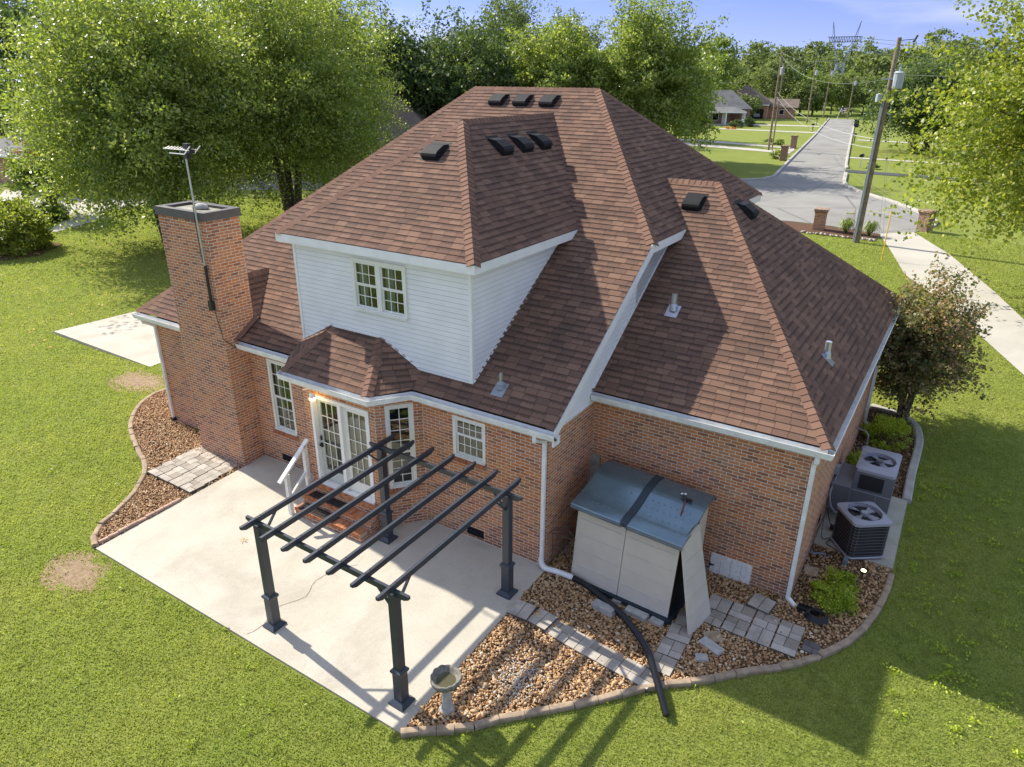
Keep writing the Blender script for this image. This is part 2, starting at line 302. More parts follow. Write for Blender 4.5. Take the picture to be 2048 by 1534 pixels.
def obj(name,mb,mat,parent=None,smooth=False,label=None,cat=None,group=None,kind=None):
    me=bpy.data.meshes.new(name)
    if isinstance(mb,MB):
        me.from_pydata(mb.v,[],mb.f)
        if any(u!=(0,0) for u in mb.uv[:4000]) or any(u!=(0,0) for u in mb.uv[-50:]):
            ul=me.uv_layers.new(name='UVMap'); ul.data.foreach_set('uv',np.array(mb.uv,'f').ravel())
        if any(mb.mi): me.polygons.foreach_set('material_index',mb.mi)
    else: # numpy (verts, faces k-gon)
        V,F=mb; k=F.shape[1]
        me.vertices.add(len(V)); me.vertices.foreach_set('co',np.ascontiguousarray(V,'f').ravel())
        me.loops.add(F.size); me.loops.foreach_set('vertex_index',np.ascontiguousarray(F,'i').ravel())
        me.polygons.add(len(F)); me.polygons.foreach_set('loop_start',np.arange(0,F.size,k,dtype='i')); me.polygons.foreach_set('loop_total',np.full(len(F),k,'i'))
        me.update(calc_edges=True)
    for m in (mat if isinstance(mat,(list,tuple)) else [mat]): me.materials.append(MT[m] if isinstance(m,str) else m)
    if smooth: me.polygons.foreach_set('use_smooth',[True]*len(me.polygons))
    me.update(); o=bpy.data.objects.new(name,me); C.objects.link(o)
    if parent: o.parent=parent
    tag(o,label,cat,group,kind); return o
def tag(o,label=None,cat=None,group=None,kind=None):
    for k,v in (('label',label),('category',cat),('group',group),('kind',kind)):
        if v: o[k]=v
    return o
def empty(name,label=None,cat=None,loc=(0,0,0),group=None,parent=None,rz=0):
    o=bpy.data.objects.new(name,None); C.objects.link(o); o.location=loc; o.rotation_euler=(0,0,rz); o.empty_display_size=.2
    if parent: o.parent=parent
    return tag(o,label,cat,group)
def kids(o): return [c for c in bpy.data.objects if c.parent==o]
def copy_tree(o,parent=None,loc=None,rz=None,sc=None,label=None,ch=None):
    c=o.copy(); C.objects.link(c)
    if parent: c.parent=parent
    if loc is not None: c.location=loc
    if rz is not None: c.rotation_euler=(0,0,rz)
    if sc is not None: c.scale=sc
    if label: c['label']=label
    for k in list(o.children): copy_tree(k,c)
    return c
# -------- lapped courses (shingles, siding) on any convex planar polygon --------
def clip(poly,a,b,keep_ge,val):
    # poly of (u,v); clip by v>=val or v<=val
    out=[]; n=len(poly)
    for i in range(n):
        p,q=poly[i],poly[(i+1)%n]; ip=(p[1]>=val) if keep_ge else (p[1]<=val); iq=(q[1]>=val) if keep_ge else (q[1]<=val)
        if ip: out.append(p)
        if ip!=iq:
            t=(val-p[1])/(q[1]-p[1]); out.append((p[0]+t*(q[0]-p[0]),val))
    return out
def lap(mb,pts,e,lift,mi=0,v0=None,out=(0,0,1)):
    P=[Vector(p) for p in pts]; n=Vector((0,0,0))
    for i in range(len(P)):
        a,b=P[i],P[(i+1)%len(P)]; n+=Vector(((a.y-b.y)*(a.z+b.z),(a.z-b.z)*(a.x+b.x),(a.x-b.x)*(a.y+b.y)))
    n.normalize()
    if n.dot(Vector(out))<0: n=-n
    U=Vector((0,0,1)).cross(n).normalized(); V=n.cross(U)
    O=sum(P,Vector())/len(P); O=O-V*(O.dot(V))-U*(O.dot(U))
    uv=[(p.dot(U),p.dot(V)) for p in P]
    vmin=min(q[1] for q in uv); vmax=max(q[1] for q in uv); base=vmin if v0 is None else v0
    k0=math.floor((vmin-base)/e); k=k0
    ucent=0
    while base+k*e<vmax-1e-4:
        lo,hi=base+k*e,base+(k+1)*e
        c=clip(clip(uv,0,0,True,lo),0,0,False,hi)
        if len(c)>=3:
            f=[]; 
            for (u,v) in c:
                t=(v-lo)/e; f.append(O+U*u+V*v+n*(lift*(1-t)+.002))
            mb.face(f,[(u,(v-lo)/e*e+k*e) for u,v in c],mi)
            bot=[q for q in c if abs(q[1]-lo)<1e-5]
            if len(bot)>=2:
                u0,u1=min(b[0] for b in bot),max(b[0] for b in bot)
                a=O+U*u0+V*lo; b=O+U*u1+V*lo
                mb.face([a-n*.004,b-n*.004,b+n*(lift+.002),a+n*(lift+.002)],[(u0,k*e+.005),(u1,k*e+.005),(u1,k*e+.01),(u0,k*e+.01)],mi)
        k+=1
    return n
def cap(mb,p,q,n1,n2,w=.16,seg=.145,lift=.03):
    p,q=Vector(p),Vector(q)
    if p.z>q.z: p,q=q,p
    d=(q-p); L=d.length; d.normalize(); s1=n1.cross(d).normalized(); s2=n2.cross(d).normalized()
    if s1.z>0 : s1=-s1
    if s2.z>0 : s2=-s2
    up=(n1+n2).normalized(); m=int(L/seg)+1
    for i in range(m):
        t0,t1=i*seg,min((i+1)*seg+.03,L); a=p+d*t0+up*lift*1.25; b=p+d*t1+up*lift*.75
        w0=w*random.uniform(.95,1.05); dr=.018
        mid0=a; l0=a+s1*w0-n1*dr; r0=a+s2*w0-n2*dr; l1=b+s1*w0-n1*dr; r1=b+s2*w0-n2*dr
        i0=len(mb.v); mb.v+=[tuple(x) for x in (a,b,l0,l1,r0,r1,a-up*.03,l0-n1*.012,r0-n2*.012)]
        for f in ((i0,i0+1,i0+3,i0+2),(i0,i0+4,i0+5,i0+1),(i0,i0+2,i0+7,i0+6),(i0,i0+6,i0+8,i0+4)):
            mb.f.append(f); mb.uv+=[(0,0)]*4; mb.mi.append(0)
def gutter(mb,path,z,out_sign=1,w=.13,closed=False):
    # path: outer-top polyline (x,y); inside is to the left of travel * out_sign
    P=[Vector((p[0],p[1])) for p in path]; n=len(P); prof=[(0,0),(-.012,0),(-.02,-.1),(-w+.008,-.1),(-w+.008,.02),(-w,.02),(-w,-.125),(-.03,-.125),(-.012,-.07),(0,-.02)]
    rings=[]
    for i in range(n):
        d0=(P[i]-P[i-1]).normalized() if i>0 else (P[1]-P[0]).normalized()
        d1=(P[i+1]-P[i]).normalized() if i<n-1 else d0
        n0=Vector((d0.y,-d0.x))*out_sign; n1=Vector((d1.y,-d1.x))*out_sign; m=(n0+n1); m=m/ (m.length_squared/2) if m.length>1e-6 else n0
        rings.append([(P[i].x+m.x*a,P[i].y+m.y*a,z+b) for a,b in prof])
    k=len(prof)
    for i in range(n-1):
        for j in range(k):
            mb.face([rings[i][j],rings[i+1][j],rings[i+1][(j+1)%k],rings[i][(j+1)%k]])
    mb.face(rings[0]); mb.face(rings[-1][::-1])
def gz(x,y):
    c=lambda t:max(0.,min(1.,t))
    w=c((y+4.8)/4.8)*c((1.2-x)/1.0)*c((x+19)/5)*c((14-y)/6)
    return -.22+.17*w
def gzn(x,y):
    w=np.clip((y+4.8)/4.8,0,1)*np.clip((1.2-x),0,1)*np.clip((x+19)/5,0,1)*np.clip((14-y)/6,0,1); return -.22+.17*w
def inpoly(x,y,poly):
    r=np.zeros(x.shape,bool); n=len(poly); j=n-1
    for i in range(n):
        xi,yi=poly[i]; xj,yj=poly[j]
        if yi!=yj: r^=((yi>y)!=(yj>y))&(x<(xj-xi)*(y-yi)/(yj-yi)+xi)
        j=i
    return r
def sheet(name,poly,z,mat,h=0,kind='structure',label=None,cat=None,parent=None,group=None):
    bm=bmesh.new(); vs=[bm.verts.new((x,y,z)) for x,y in poly]; f=bm.faces.new(vs)
    if f.normal.z<0 or f.calc_area()<0: pass
    bm.normal_update()
    if f.normal.z<0: bmesh.ops.reverse_faces(bm,faces=[f])
    if h:
        r=bmesh.ops.extrude_face_region(bm,geom=[f]); 
        for v in [g for g in r['geom'] if isinstance(g,bmesh.types.BMVert)]: v.co.z-=h
    bmesh.ops.triangulate(bm,faces=bm.faces[:])
    me=bpy.data.meshes.new(name); bm.to_mesh(me); bm.free(); me.materials.append(MT[mat])
    o=bpy.data.objects.new(name,me); C.objects.link(o)
    if parent: o.parent=parent
    return tag(o,label,cat,group,kind)
def smoothpath(p,n=6):
    out=[]
    for i in range(len(p)-1):
        a=p[max(i-1,0)];b=p[i];c=p[i+1];d=p[min(i+2,len(p)-1)]
        for k in range(n):
            t=k/n; out.append(tuple(.5*((2*b[j])+(-a[j]+c[j])*t+(2*a[j]-5*b[j]+4*c[j]-d[j])*t*t+(-a[j]+3*b[j]-3*c[j]+d[j])*t**3) for j in range(len(b))))
    out.append(tuple(p[-1])); return out
# ======================= the house =======================
HS=empty('brick_house','large red brick house with brown shingled hip roofs and a white sided dormer','house',(0,0,0))
P1,P2,PW=.653,.807,.654
ZE=3.12; OV=.371
def zr(y): return ZE+P1*(y+OV)
def zw(y): return ZE+PW*(y-1.58)
def wall(mb,O,U,L,z0,z1,opens=(),N=None,depth=.1,u_off=0):
    O=Vector(O);U=Vector(U).normalized(); N=Vector(N)
    us=sorted({0,L,*[v for o in opens for v in o[:2]]}); zs=sorted({z0,z1,*[v for o in opens for v in o[2:4]]})
    for i in range(len(us)-1):
        for j in range(len(zs)-1):
            um,zm=(us[i]+us[i+1])/2,(zs[j]+zs[j+1])/2
            if any(o[0]<um<o[1] and o[2]<zm<o[3] for o in opens): continue
            a=O+U*us[i];b=O+U*us[i+1]; q=[(a.x,a.y,zs[j]),(b.x,b.y,zs[j]),(b.x,b.y,zs[j+1]),(a.x,a.y,zs[j+1])]
            uv=[(u_off+us[i],zs[j]),(u_off+us[i+1],zs[j]),(u_off+us[i+1],zs[j+1]),(u_off+us[i],zs[j+1])]
            mb.face(q,uv)
    for u0,u1,a,b in [o[:4] for o in opens]:
        for (p,q,d) in (((u0,a),(u0,b),0),((u1,a),(u1,b),0)):
            A=O+U*p[0]; mb.face([(A.x,A.y,a),(A.x-N.x*depth,A.y-N.y*depth,a),(A.x-N.x*depth,A.y-N.y*depth,b),(A.x,A.y,b)],[(0,a),(depth,a),(depth,b),(0,b)])
        A=O+U*u0;B=O+U*u1
        for z in (a,b): mb.face([(A.x,A.y,z),(B.x,B.y,z),(B.x-N.x*depth,B.y-N.y*depth,z),(A.x-N.x*depth,A.y-N.y*depth,z)],[(0,0),(u1-u0,0),(u1-u0,depth),(0,depth)])
class LB:
    # boxes in a wall-local frame: u along, n outward, z up
    def __init__(s,O,U,N): s.O,s.U,s.N=Vector(O),Vector(U).normalized(),Vector(N).normalized()
    def box(s,mb,u0,u1,n0,n1,z0,z1,mi=0): mb.obox(s.O+s.U*u0+s.N*n0+Vector((0,0,z0)),s.U,s.N,u1-u0,n1-n0,z1-z0,mi)
def window(O,U,N,w,z0,z1,cols,rows_top,rows_bot,back='interior',drape=None,split=.5,parent=HS,frame=.07,name='window',double=False,label=None,rec=.05):
    W=empty(name,parent=parent); W['label']=label if label else ''
    if not label: del W['label']
    L=LB(O,U,N); fr=MB(); f=frame
    n0,n1=-rec-.03,-rec+.045
    units=[(0,w)] if not double else [(0,w/2),(w/2,w)]
    L.box(fr,0,w,n0,n1,z0,z0+f*.8); L.box(fr,0,w,n0,n1,z1-f,z1)
    L.box(fr,0,f,n0,n1,z0+f*.8,z1-f); L.box(fr,w-f,w,n0,n1,z0+f*.8,z1-f)
    if double: L.box(fr,w/2-f*.8,w/2+f*.8,n0,n1+.002,z0+f*.8,z1-f)
    L.box(fr,-.0,w,n1,n1+.035,z0,z0+.03)
    obj('frame',fr,'frame',W)
    zm=z0+(z1-z0)*split
    gl=MB(); bk=MB(); cu=MB()
    for (a,b) in units:
        a0=a+(f if a==0 else f*.8); b0=b-(f if b==w else f*.8)
        for nm,za,zb,rows,dn in (('upper_sash',zm,z1-f,rows_top,.012),('lower_sash',z0+f*.8,zm,rows_bot,-.012)):
            sm=MB(); s=.032; nn=-rec+dn
            if zb-za<.05: continue
            L.box(sm,a0,b0,nn-.015,nn+.012,za,za+s); L.box(sm,a0,b0,nn-.015,nn+.012,zb-s,zb)
            L.box(sm,a0,a0+s,nn-.015,nn+.012,za+s,zb-s); L.box(sm,b0-s,b0,nn-.015,nn+.012,za+s,zb-s)
            for i in range(1,cols): 
                u=a0+s+(b0-a0-2*s)*i/cols; L.box(sm,u-.008,u+.008,nn-.004,nn+.006,za+s,zb-s)
            for j in range(1,rows):
                z=za+s+(zb-za-2*s)*j/rows; L.box(sm,a0+s,b0-s,nn-.003,nn+.005,z-.008,z+.008)
            obj(nm,sm,'frame',W)
            A_=L.O+L.U*(a0+s)+L.N*(nn-.006); B_=L.O+L.U*(b0-s)+L.N*(nn-.006); gl.face([(A_.x,A_.y,za+s),(B_.x,B_.y,za+s),(B_.x,B_.y,zb-s),(A_.x,A_.y,zb-s)])
    obj('pane',gl,'glass',W)
    L.box(bk,.01,w-.01,-rec-.3,-rec-.29,z0+.01,z1-.01)
    for u in (.01,w-.012): L.box(bk,u,u+.002,-rec-.29,-rec-.03,z0+.01,z1-.01)
    L.box(bk,.01,w-.01,-rec-.29,-rec-.03,z0+.008,z0+.01); L.box(bk,.01,w-.01,-rec-.29,-rec-.03,z1-.01,z1-.008)
    obj('dark_interior',bk,back,W)
    if drape:
        for (a,b) in units:
            wd_=(b-a)
            for (p,q) in drape:
                cu=MB()
                for k in range(6):
                    u0=a+wd_*(p+(q-p)*k/6); u1=a+wd_*(p+(q-p)*(k+1)/6); m=(u0+u1)/2
                    A=L.O+L.U*u0-L.N*(rec+.09); Mid=L.O+L.U*m-L.N*(rec+.07); B=L.O+L.U*u1-L.N*(rec+.09)
                    for x,y in ((A,Mid),(Mid,B)): cu.face([(x.x,x.y,z0+.06),(y.x,y.y,z0+.06),(y.x,y.y,z1-.06),(x.x,x.y,z1-.06)])
                obj('curtain',cu,'curtain',W)
    return W
def sill(O,U,N,w,z,parent=HS):
    mb=MB(); L=LB(O,U,N)
    # rowlock course, slightly sloped and proud
    O_=L.O-L.U*.04; n=int((w+.08)/.068)
    for i in range(n):
        u=i*(w+.08)/n
        a=O_+L.U*(u+.004)-L.N*.04; b=O_+L.U*(u+(w+.08)/n-.005)-L.N*.04; zt=z; dep=.09
        mb.obox((a.x,a.y,z-.1),L.U,L.N,(b-a).length,dep+random.uniform(-.003,.003),.1+random.uniform(-.003,.002))
    mo=MB(); mo.obox(tuple(O_-L.N*.04+Vector((0,0,z-.1))),L.U,L.N,w+.08,.083,.094)
    o=obj('window_sill',mb,'sillbrick',parent); obj('mortar',mo,'mortar',o); return o
MT['sillbrick']=m_isl('sill_bricks',[(0,(.26,.09,.045)),(.5,(.36,.13,.065)),(1,(.42,.17,.085))],.88,.2)
MT['mortar']=plain('mortar',(.46,.41,.34),.95,.1)
ZS=2.97 # soffit
YB=-.74; YD=-.64
w=MB()
# main rear wall, left of bump / right of bump
WX0=-12.0
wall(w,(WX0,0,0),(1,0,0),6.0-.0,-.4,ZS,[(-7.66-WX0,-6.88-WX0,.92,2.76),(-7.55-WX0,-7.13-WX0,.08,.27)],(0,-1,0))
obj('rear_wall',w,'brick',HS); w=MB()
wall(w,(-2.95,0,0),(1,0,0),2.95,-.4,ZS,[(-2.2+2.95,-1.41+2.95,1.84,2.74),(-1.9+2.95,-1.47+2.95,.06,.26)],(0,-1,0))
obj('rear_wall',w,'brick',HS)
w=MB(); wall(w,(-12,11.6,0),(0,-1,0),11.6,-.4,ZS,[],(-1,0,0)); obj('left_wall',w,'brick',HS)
# bump-out around the french doors
w=MB()
wall(w,(-5.6,YB,0),(1,0,0),2.03,-.4,ZS,[(.2,1.87,.56,2.7)],(0,-1,0),.1)
d=Vector((.62,.74,0)).normalized(); nb=Vector((d.y,-d.x,0)); Lb=Vector((.62,.74,0)).length
wall(w,(-3.57,YB,0),d,Lb,-.4,ZS,[(.2,.78,.93,2.83)],nb,.1)
d2=Vector((.4,-.74,0)).normalized(); wall(w,(-6.0,0,0),d2,Vector((.4,-.74,0)).length,-.4,ZS,[],(-d2.y*-1,-.4,0))
obj('bay_wall',w,'brick',HS)
# side wall and wing walls
w=MB(); wall(w,(0,0,0),(0,1,0),1.87,-.4,2.93,[],(1,0,0)); obj('side_wall',w,'brick',HS)
w=MB(); wall(w,(0,1.87,0),(1,0,0),4.25,-.5,ZS,[(2.7,3.49,-.26,.27)],(0,-1,0),.04); obj('wing_rear_wall',w,'brick',HS)
w=MB(); wall(w,(4.25,1.87,0),(0,1,0),10.1,-.5,ZS,[(2.2,2.62,.1,.35)],(1,0,0),.08); obj('wing_side_wall',w,'brick',HS)
w=MB(); wall(w,(4.25,12.0,0),(-1,0,0),4.3,-.5,ZS,[],(0,1,0)); wall(w,(0,11.6,0),(-1,0,0),9.9,-.5,5.6,[],(0,1,0)); wall(w,(-9.9,11.6,0),(-1,0,0),2.1,-.5,ZS,[],(0,1,0)); obj('front_wall',w,'brick',HS)
# rowlocks low in side wall (vent arch)
# --- windows
window((-7.66,0,0),(1,0,0),(0,-1,0),.78,.92,2.76,3,3,3,drape=[(.1,.34)],split=.48)
sill((-7.66,0,0),(1,0,0),(0,-1,0),.78,.92)
window((-2.2,0,0),(1,0,0),(0,-1,0),.79,1.84,2.74,4,2,2,back='blind',split=.55)
sill((-2.2,0,0),(1,0,0),(0,-1,0),.79,1.84)
bo=Vector((-3.57,YB,0))+d*.2
window(bo,d,nb,.58,.93,2.83,2,4,4,split=.42,drape=None); sill(bo,d,nb,.58,.93)
# --- french doors
D=empty('french_door',parent=HS); L=LB((-5.4,YB,0),(1,0,0),(0,-1,0)); fr=MB(); W=1.67
L.box(fr,0,.07,-.13,.02,.56,2.7); L.box(fr,W-.07,W,-.13,.02,.56,2.7); L.box(fr,.07,W-.07,-.13,.02,2.63,2.7); L.box(fr,W/2-.045,W/2+.045,-.12,.015,.6,2.63); L.box(fr,0,W,-.14,.06,.53,.58)
obj('frame',fr,'white',D)
for (a,b,mat,rec) in ((.07,W/2-.045,'greywhite',.09),(W/2+.045,W-.07,'frame',.06)):
    dm=MB(); s=.11; zb0,zb1=.585,2.63
    L.box(dm,a,b,-rec-.035,-rec,zb0,zb0+.28); L.box(dm,a,b,-rec-.035,-rec,zb1-.12,zb1); L.box(dm,a,a+s,-rec-.035,-rec,zb0+.28,zb1-.12); L.box(dm,b-s,b,-rec-.035,-rec,zb0+.28,zb1-.12)
    g=MB(); A_=L.O+L.U*(a+s)-L.N*(rec+.022); B_=L.O+L.U*(b-s)-L.N*(rec+.022); g.face([(A_.x,A_.y,zb0+.28),(B_.x,B_.y,zb0+.28),(B_.x,B_.y,zb1-.12),(A_.x,A_.y,zb1-.12)])
    mu=MB()
    for i in (1,2): 
        u=a+s+(b-a-2*s)*i/3; L.box(mu,u-.008,u+.008,-rec-.02,-rec-.004,zb0+.28,zb1-.12)
    for j in range(1,5):
        z=zb0+.28+(zb1-.12-zb0-.28)*j/5; L.box(mu,a+s,b-s,-rec-.02,-rec-.005,z-.008,z+.008)
    obj('door_leaf',dm,mat,D); obj('pane',g,'glass',D); obj('muntins',mu,'frame',D)
hd=MB(); L.box(hd,.1,.14,-.09,-.06,1.58,1.68); obj('deadbolt',hd,'black',D); hd=MB(); L.box(hd,.09,.15,-.09,-.05,1.42,1.5); hd.tube([L.O+L.U*.12+L.N*(-.09)+Vector((0,0,1.47)),L.O+L.U*.12+L.N*-.02+Vector((0,0,1.47))],.03,8); obj('door_handle',hd,'black',D)
bk=MB(); L.box(bk,.02,W-.02,-.5,-.49,.56,2.7); L.box(bk,.02,.03,-.49,-.14,.56,2.7); L.box(bk,W-.03,W-.02,-.49,-.14,.56,2.7); L.box(bk,.02,W-.02,-.49,-.14,.55,.56); L.box(bk,.02,W-.02,-.49,-.14,2.7,2.71); obj('dark_interior',bk,'interior',D)
bl=MB(); L.box(bl,W/2+.12,W-.14,-.115,-.11,.85,2.52); obj('blind',bl,'blind',D)
# small bracket + porch light under eave
b=MB(); b.tube([(-5.12,YB-.18,2.82),(-5.12,YB-.18,2.74)],[.03,.075],12); pl_=obj('porch_light',b,'white',HS,label='small round porch light glowing yellow above the french doors')
b=MB(); b.lathe((-5.12,YB-.18,2.66),[(.0,0),(.055,.02),(.07,.05),(.05,.08)],12); obj('bulb',b,'lamp',pl_,smooth=True)
pt=bpy.data.lights.new('porch_lamp','POINT'); pt.energy=1; pt.color=(1,.7,.3); pt.shadow_soft_size=.05; po=bpy.data.objects.new('porch_lamp',pt); C.objects.link(po); po.location=(-5.12,YB-.3,2.62); po.parent=pl_
b=MB(); b.prism([(-5.3,YB-.02),(-5.14,YB-.02),(-5.3,YB-.26)],2.88,2.9); obj('eave_bracket',b,'white',HS)
# foundation vents
for (x0,x1,za,zb,o) in ((-7.55,-7.13,.08,.27,0),(-1.9,-1.47,.06,.26,0)):
    v=MB(); v.box(x0,x1,.05,.07,za,zb)
    for i in range(12): x=x0+(x1-x0)*(i+.2)/12; v.box(x,x+.012,.0,.05,za,zb)
    v.box(x0,x1,.005,.02,(za+zb)/2-.006,(za+zb)/2+.006)
    obj('foundation_vent',v,'black',HS)
v=MB(); v.box(4.17,4.2,4.07,4.49,.1,.35)
for i in range(8): v.box(4.2,4.245,4.07+i*.053,4.08+i*.053,.1,.35)
obj('foundation_vent',v,'black',HS)
# crawl-space door
v=MB(); v.box(2.7,3.49,1.85,1.885,-.26,.27); dr_=obj('crawlspace_door',v,'oldwhite',HS,label='low white board door to the crawl space with peeling paint')
v=MB()
for x in (2.9,3.1,3.3): v.box(x-.002,x+.002,1.846,1.8505,-.25,.26)
obj('board_joints',v,'wood',dr_)
v=MB(); v.box(2.68,2.78,1.83,1.848,.0,.025); v.box(2.7,2.72,1.81,1.83,-.02,.05); obj('latch',v,'black',dr_)
# --- roofs
XR=.25; YE=-.27; sh=MB()
XL=-12.27; pL=(8.57-3.12)/(12.37-7.186)
RL=(-7.186,7.97,8.57); RR=(-3.242,7.97,8.57); H=(XR,3.68+(.05),5.752); H=(XR,(8.57-P2*(XR+3.242)-ZE)/P1-OV,8.57-P2*(XR+3.242))
HY,HZ=H[1],H[2]
YF=11.85
n_rear=lap(sh,[(XL,YE,zr(YE)),(XR,YE,zr(YE)),H,RR,RL],.145,.0125)
XF=-7.186-(8.57-HZ)/pL
n_left=lap(sh,[(XL,YF,zr(YE)),(XL,YE,zr(YE)),RL,(XF,YF,HZ)],.145,.0125)
# right plane kept in two convex pieces around the wing ridge
n_right=lap(sh,[H,(XR,YF,HZ),RR],.145,.0125)
n_front=lap(sh,[(XR,YF,HZ),(XF,YF,HZ),RL,RR],.145,.0125)
# bump-out roof
n_bf=lap(sh,[(-5.92,-.98,3.17),(-3.5,-.98,3.17),(-4.08,.14,3.935),(-5.42,.14,3.935)],.145,.0125)
n_br=lap(sh,[(-3.5,-.98,3.17),(-2.98,-.29,3.17),(-2.98,.14,3.45),(-4.08,.14,3.935)],.145,.0125)
n_bl=lap(sh,[(-5.92,-.98,3.17),(-5.42,.14,3.935),(-6.5,.14,3.45),(-6.4,-.29,3.17)],.145,.0125)
# chimney cricket
n_c1=lap(sh,[(-9.08,.26,4.36),(-8.1,.26,3.53),(-9.08,1.56,4.38)],.145,.0125)
lap(sh,[(-9.08,.26,4.36),(-10.06,.26,3.53),(-9.08,1.56,4.38)],.145,.0125)
# wing roof
WR0=(.486,6.92,6.61); XE=4.43
n_wr=lap(sh,[(.0,1.67,zw(1.67)),(XE,1.67,zw(1.67)),WR0,(-.95,6.92,6.61),(-.15,5.9,zw(5.9)),(0,5.6,zw(5.6))],.145,.0125)
n_wx=lap(sh,[(XE,1.67,zw(1.67)),(XE,12.17,zw(1.67)),WR0],.145,.0125)
n_wf=lap(sh,[(XE,12.17,zw(1.67)),(0,12.17,zw(1.67)),(-.95,6.92,6.61),WR0],.145,.0125)
# dormer roof
DA=(-4.09,3.14,7.98); DB=(-4.09,7.15,7.98)
n_df=lap(sh,[(-6.63,-.1,5.84),(-1.54,-.1,5.84),DA],.145,.0125)
n_dr=lap(sh,[(-1.54,-.1,5.84),(-1.54,3.77,5.84),DB,DA],.145,.0125)
n_dl=lap(sh,[(-6.63,3.77,5.84),(-6.63,-.1,5.84),DA,DB],.145,.0125)
RF=obj('roof',sh,'shingle',HS)
random.seed(5)
for a,b,n1,n2 in ((RL,RR,n_rear,n_front),((XL,YE,zr(YE)),RL,n_left,n_rear),(H,RR,n_rear,n_right),((XR,YF,HZ),RR,n_right,n_front),
    (WR0,(-.8,6.92,6.61),n_wr,n_wf),((XE,1.67,zw(1.67)),WR0,n_wr,n_wx),((XE,12.17,zw(1.67)),WR0,n_wx,n_wf),
    (DA,DB,n_dr,n_dl),((-6.63,-.1,5.84),DA,n_df,n_dl),((-1.54,-.1,5.84),DA,n_df,n_dr),
    ((-3.5,-.98,3.17),(-4.08,.14,3.935),n_bf,n_br),((-5.92,-.98,3.17),(-5.42,.14,3.935),n_bf,n_bl)):
    cp=MB(); cap(cp,a,b,Vector(n1),Vector(n2),w=.16 if a[2]!=3.17 else .13); obj('ridge_cap',cp,'cap',RF)
cq=MB(); cap(cq,(-9.08,.27,4.37),(-9.08,1.5,4.385),n_c1,Vector((-n_c1.x,n_c1.y,n_c1.z)),w=.14); obj('chimney_cricket_cap',cq,'cap',RF)
# roof underlay (keeps light out)
# fascia boards and soffits
fa=MB()
def board(p,q,h,t=.025,top=0):
    p,q=Vector(p),Vector(q); d_=(q-p); fa.obox(p+Vector((0,0,-h+top)),d_,Vector((0,0,1)).cross(d_) ,d_.length,t,h,0,(0,0,1))
def fascia(mb,p,q,h,t,out):
    p,q=Vector(p),Vector(q); o_=Vector(out)*t
    a,b,c_,e=p,q,q-Vector((0,0,h)),p-Vector((0,0,h))
    mb.face([e,c_,b,a]); mb.face([a+o_,b+o_,c_+o_,e+o_]); mb.face([a,b,b+o_,a+o_]); mb.face([e+o_,c_+o_,c_,e]); mb.face([a,a+o_,e+o_,e]); mb.face([b,c_,c_+o_,b+o_])
fascia(fa,(-6.62,-.085,5.83),(-1.55,-.085,5.83),.17,.02,(0,-1,0))
fascia(fa,(-1.55,-.105,5.83),(-1.55,3.80,5.83),.17,.02,(1,0,0))
fascia(fa,(-6.62,3.8,5.83),(-6.62,-.105,5.83),.17,.02,(-1,0,0))
fascia(fa,(XR-.01,HY-.1,HZ-.01),(XR-.01,5.7,HZ-.01),.18,.02,(1,0,0))
fascia(fa,(XR-.01,8.1,HZ-.01),(XR-.01,YF,HZ-.01),.18,.02,(1,0,0))
fascia(fa,(XR-.01,YE,zr(YE)-.01),(XR-.01,HY,HZ-.01),.2,.022,(1,0,0))
fa.box(XR-.03,XR+.012,YE-.02,-.08,2.86,3.02)
# soffits
fa.face([(-6.62,-.085,5.66),(-1.55,-.085,5.66),(-1.55,.14,5.66),(-6.62,.14,5.66)])
fa.face([(-1.79,.14,5.66),(-1.55,.14,5.66),(-1.55,3.8,5.66),(-1.79,3.8,5.66)])
fa.face([(-12.24,-.24,ZS),(XR,-.24,ZS),(XR,0.,ZS),(-12.24,0.,ZS)])
fa.face([(-5.97,-.94,ZS+.002),(-3.48,-.94,ZS+.002),(-2.9,-.2,ZS+.002),(-2.9,.02,ZS+.002),(-6.1,.02,ZS+.002),(-6.4,-.2,ZS+.002)])
fa.face([(0,1.71,ZS),(4.39,1.71,ZS),(4.39,1.87,ZS),(0,1.87,ZS)]); fa.face([(4.25,1.71,ZS-.001),(4.39,1.71,ZS-.001),(4.39,12.1,ZS-.001),(4.25,12.1,ZS-.001)])
fa.face([(0,YE,zr(YE)-.2),(XR,YE,zr(YE)-.2),(XR,HY,HZ-.2),(0,HY,HZ-.2)])
fa.face([(0,HY,HZ-.19),(XR,HY,HZ-.19),(XR,YF,HZ-.19),(0,YF,HZ-.19)])
# fascia behind gutters
for p,q,o_ in (((-12.24,-.235,3.14),(-6.4,-.235,3.14),(0,-1,0)),((-2.93,-.235,3.14),(XR,-.235,3.14),(0,-1,0)),((0,1.715,3.14),(4.385,1.715,3.14),(0,-1,0)),((4.385,1.7,3.14),(4.385,12.1,3.14),(1,0,0))):
    fascia(fa,p,q,.17,.01,o_)
fascia(fa,(-5.95,-.93,3.14),(-3.5,-.93,3.14),.17,.01,(0,-1,0)); fascia(fa,(-3.5,-.93,3.14),(-2.97,-.24,3.14),.17,.01,(.79,-.61,0)); fascia(fa,(-6.4,-.24,3.14),(-5.95,-.93,3.14),.17,.01,(-.8,-.6,0))
obj('fascia',fa,'white',HS)
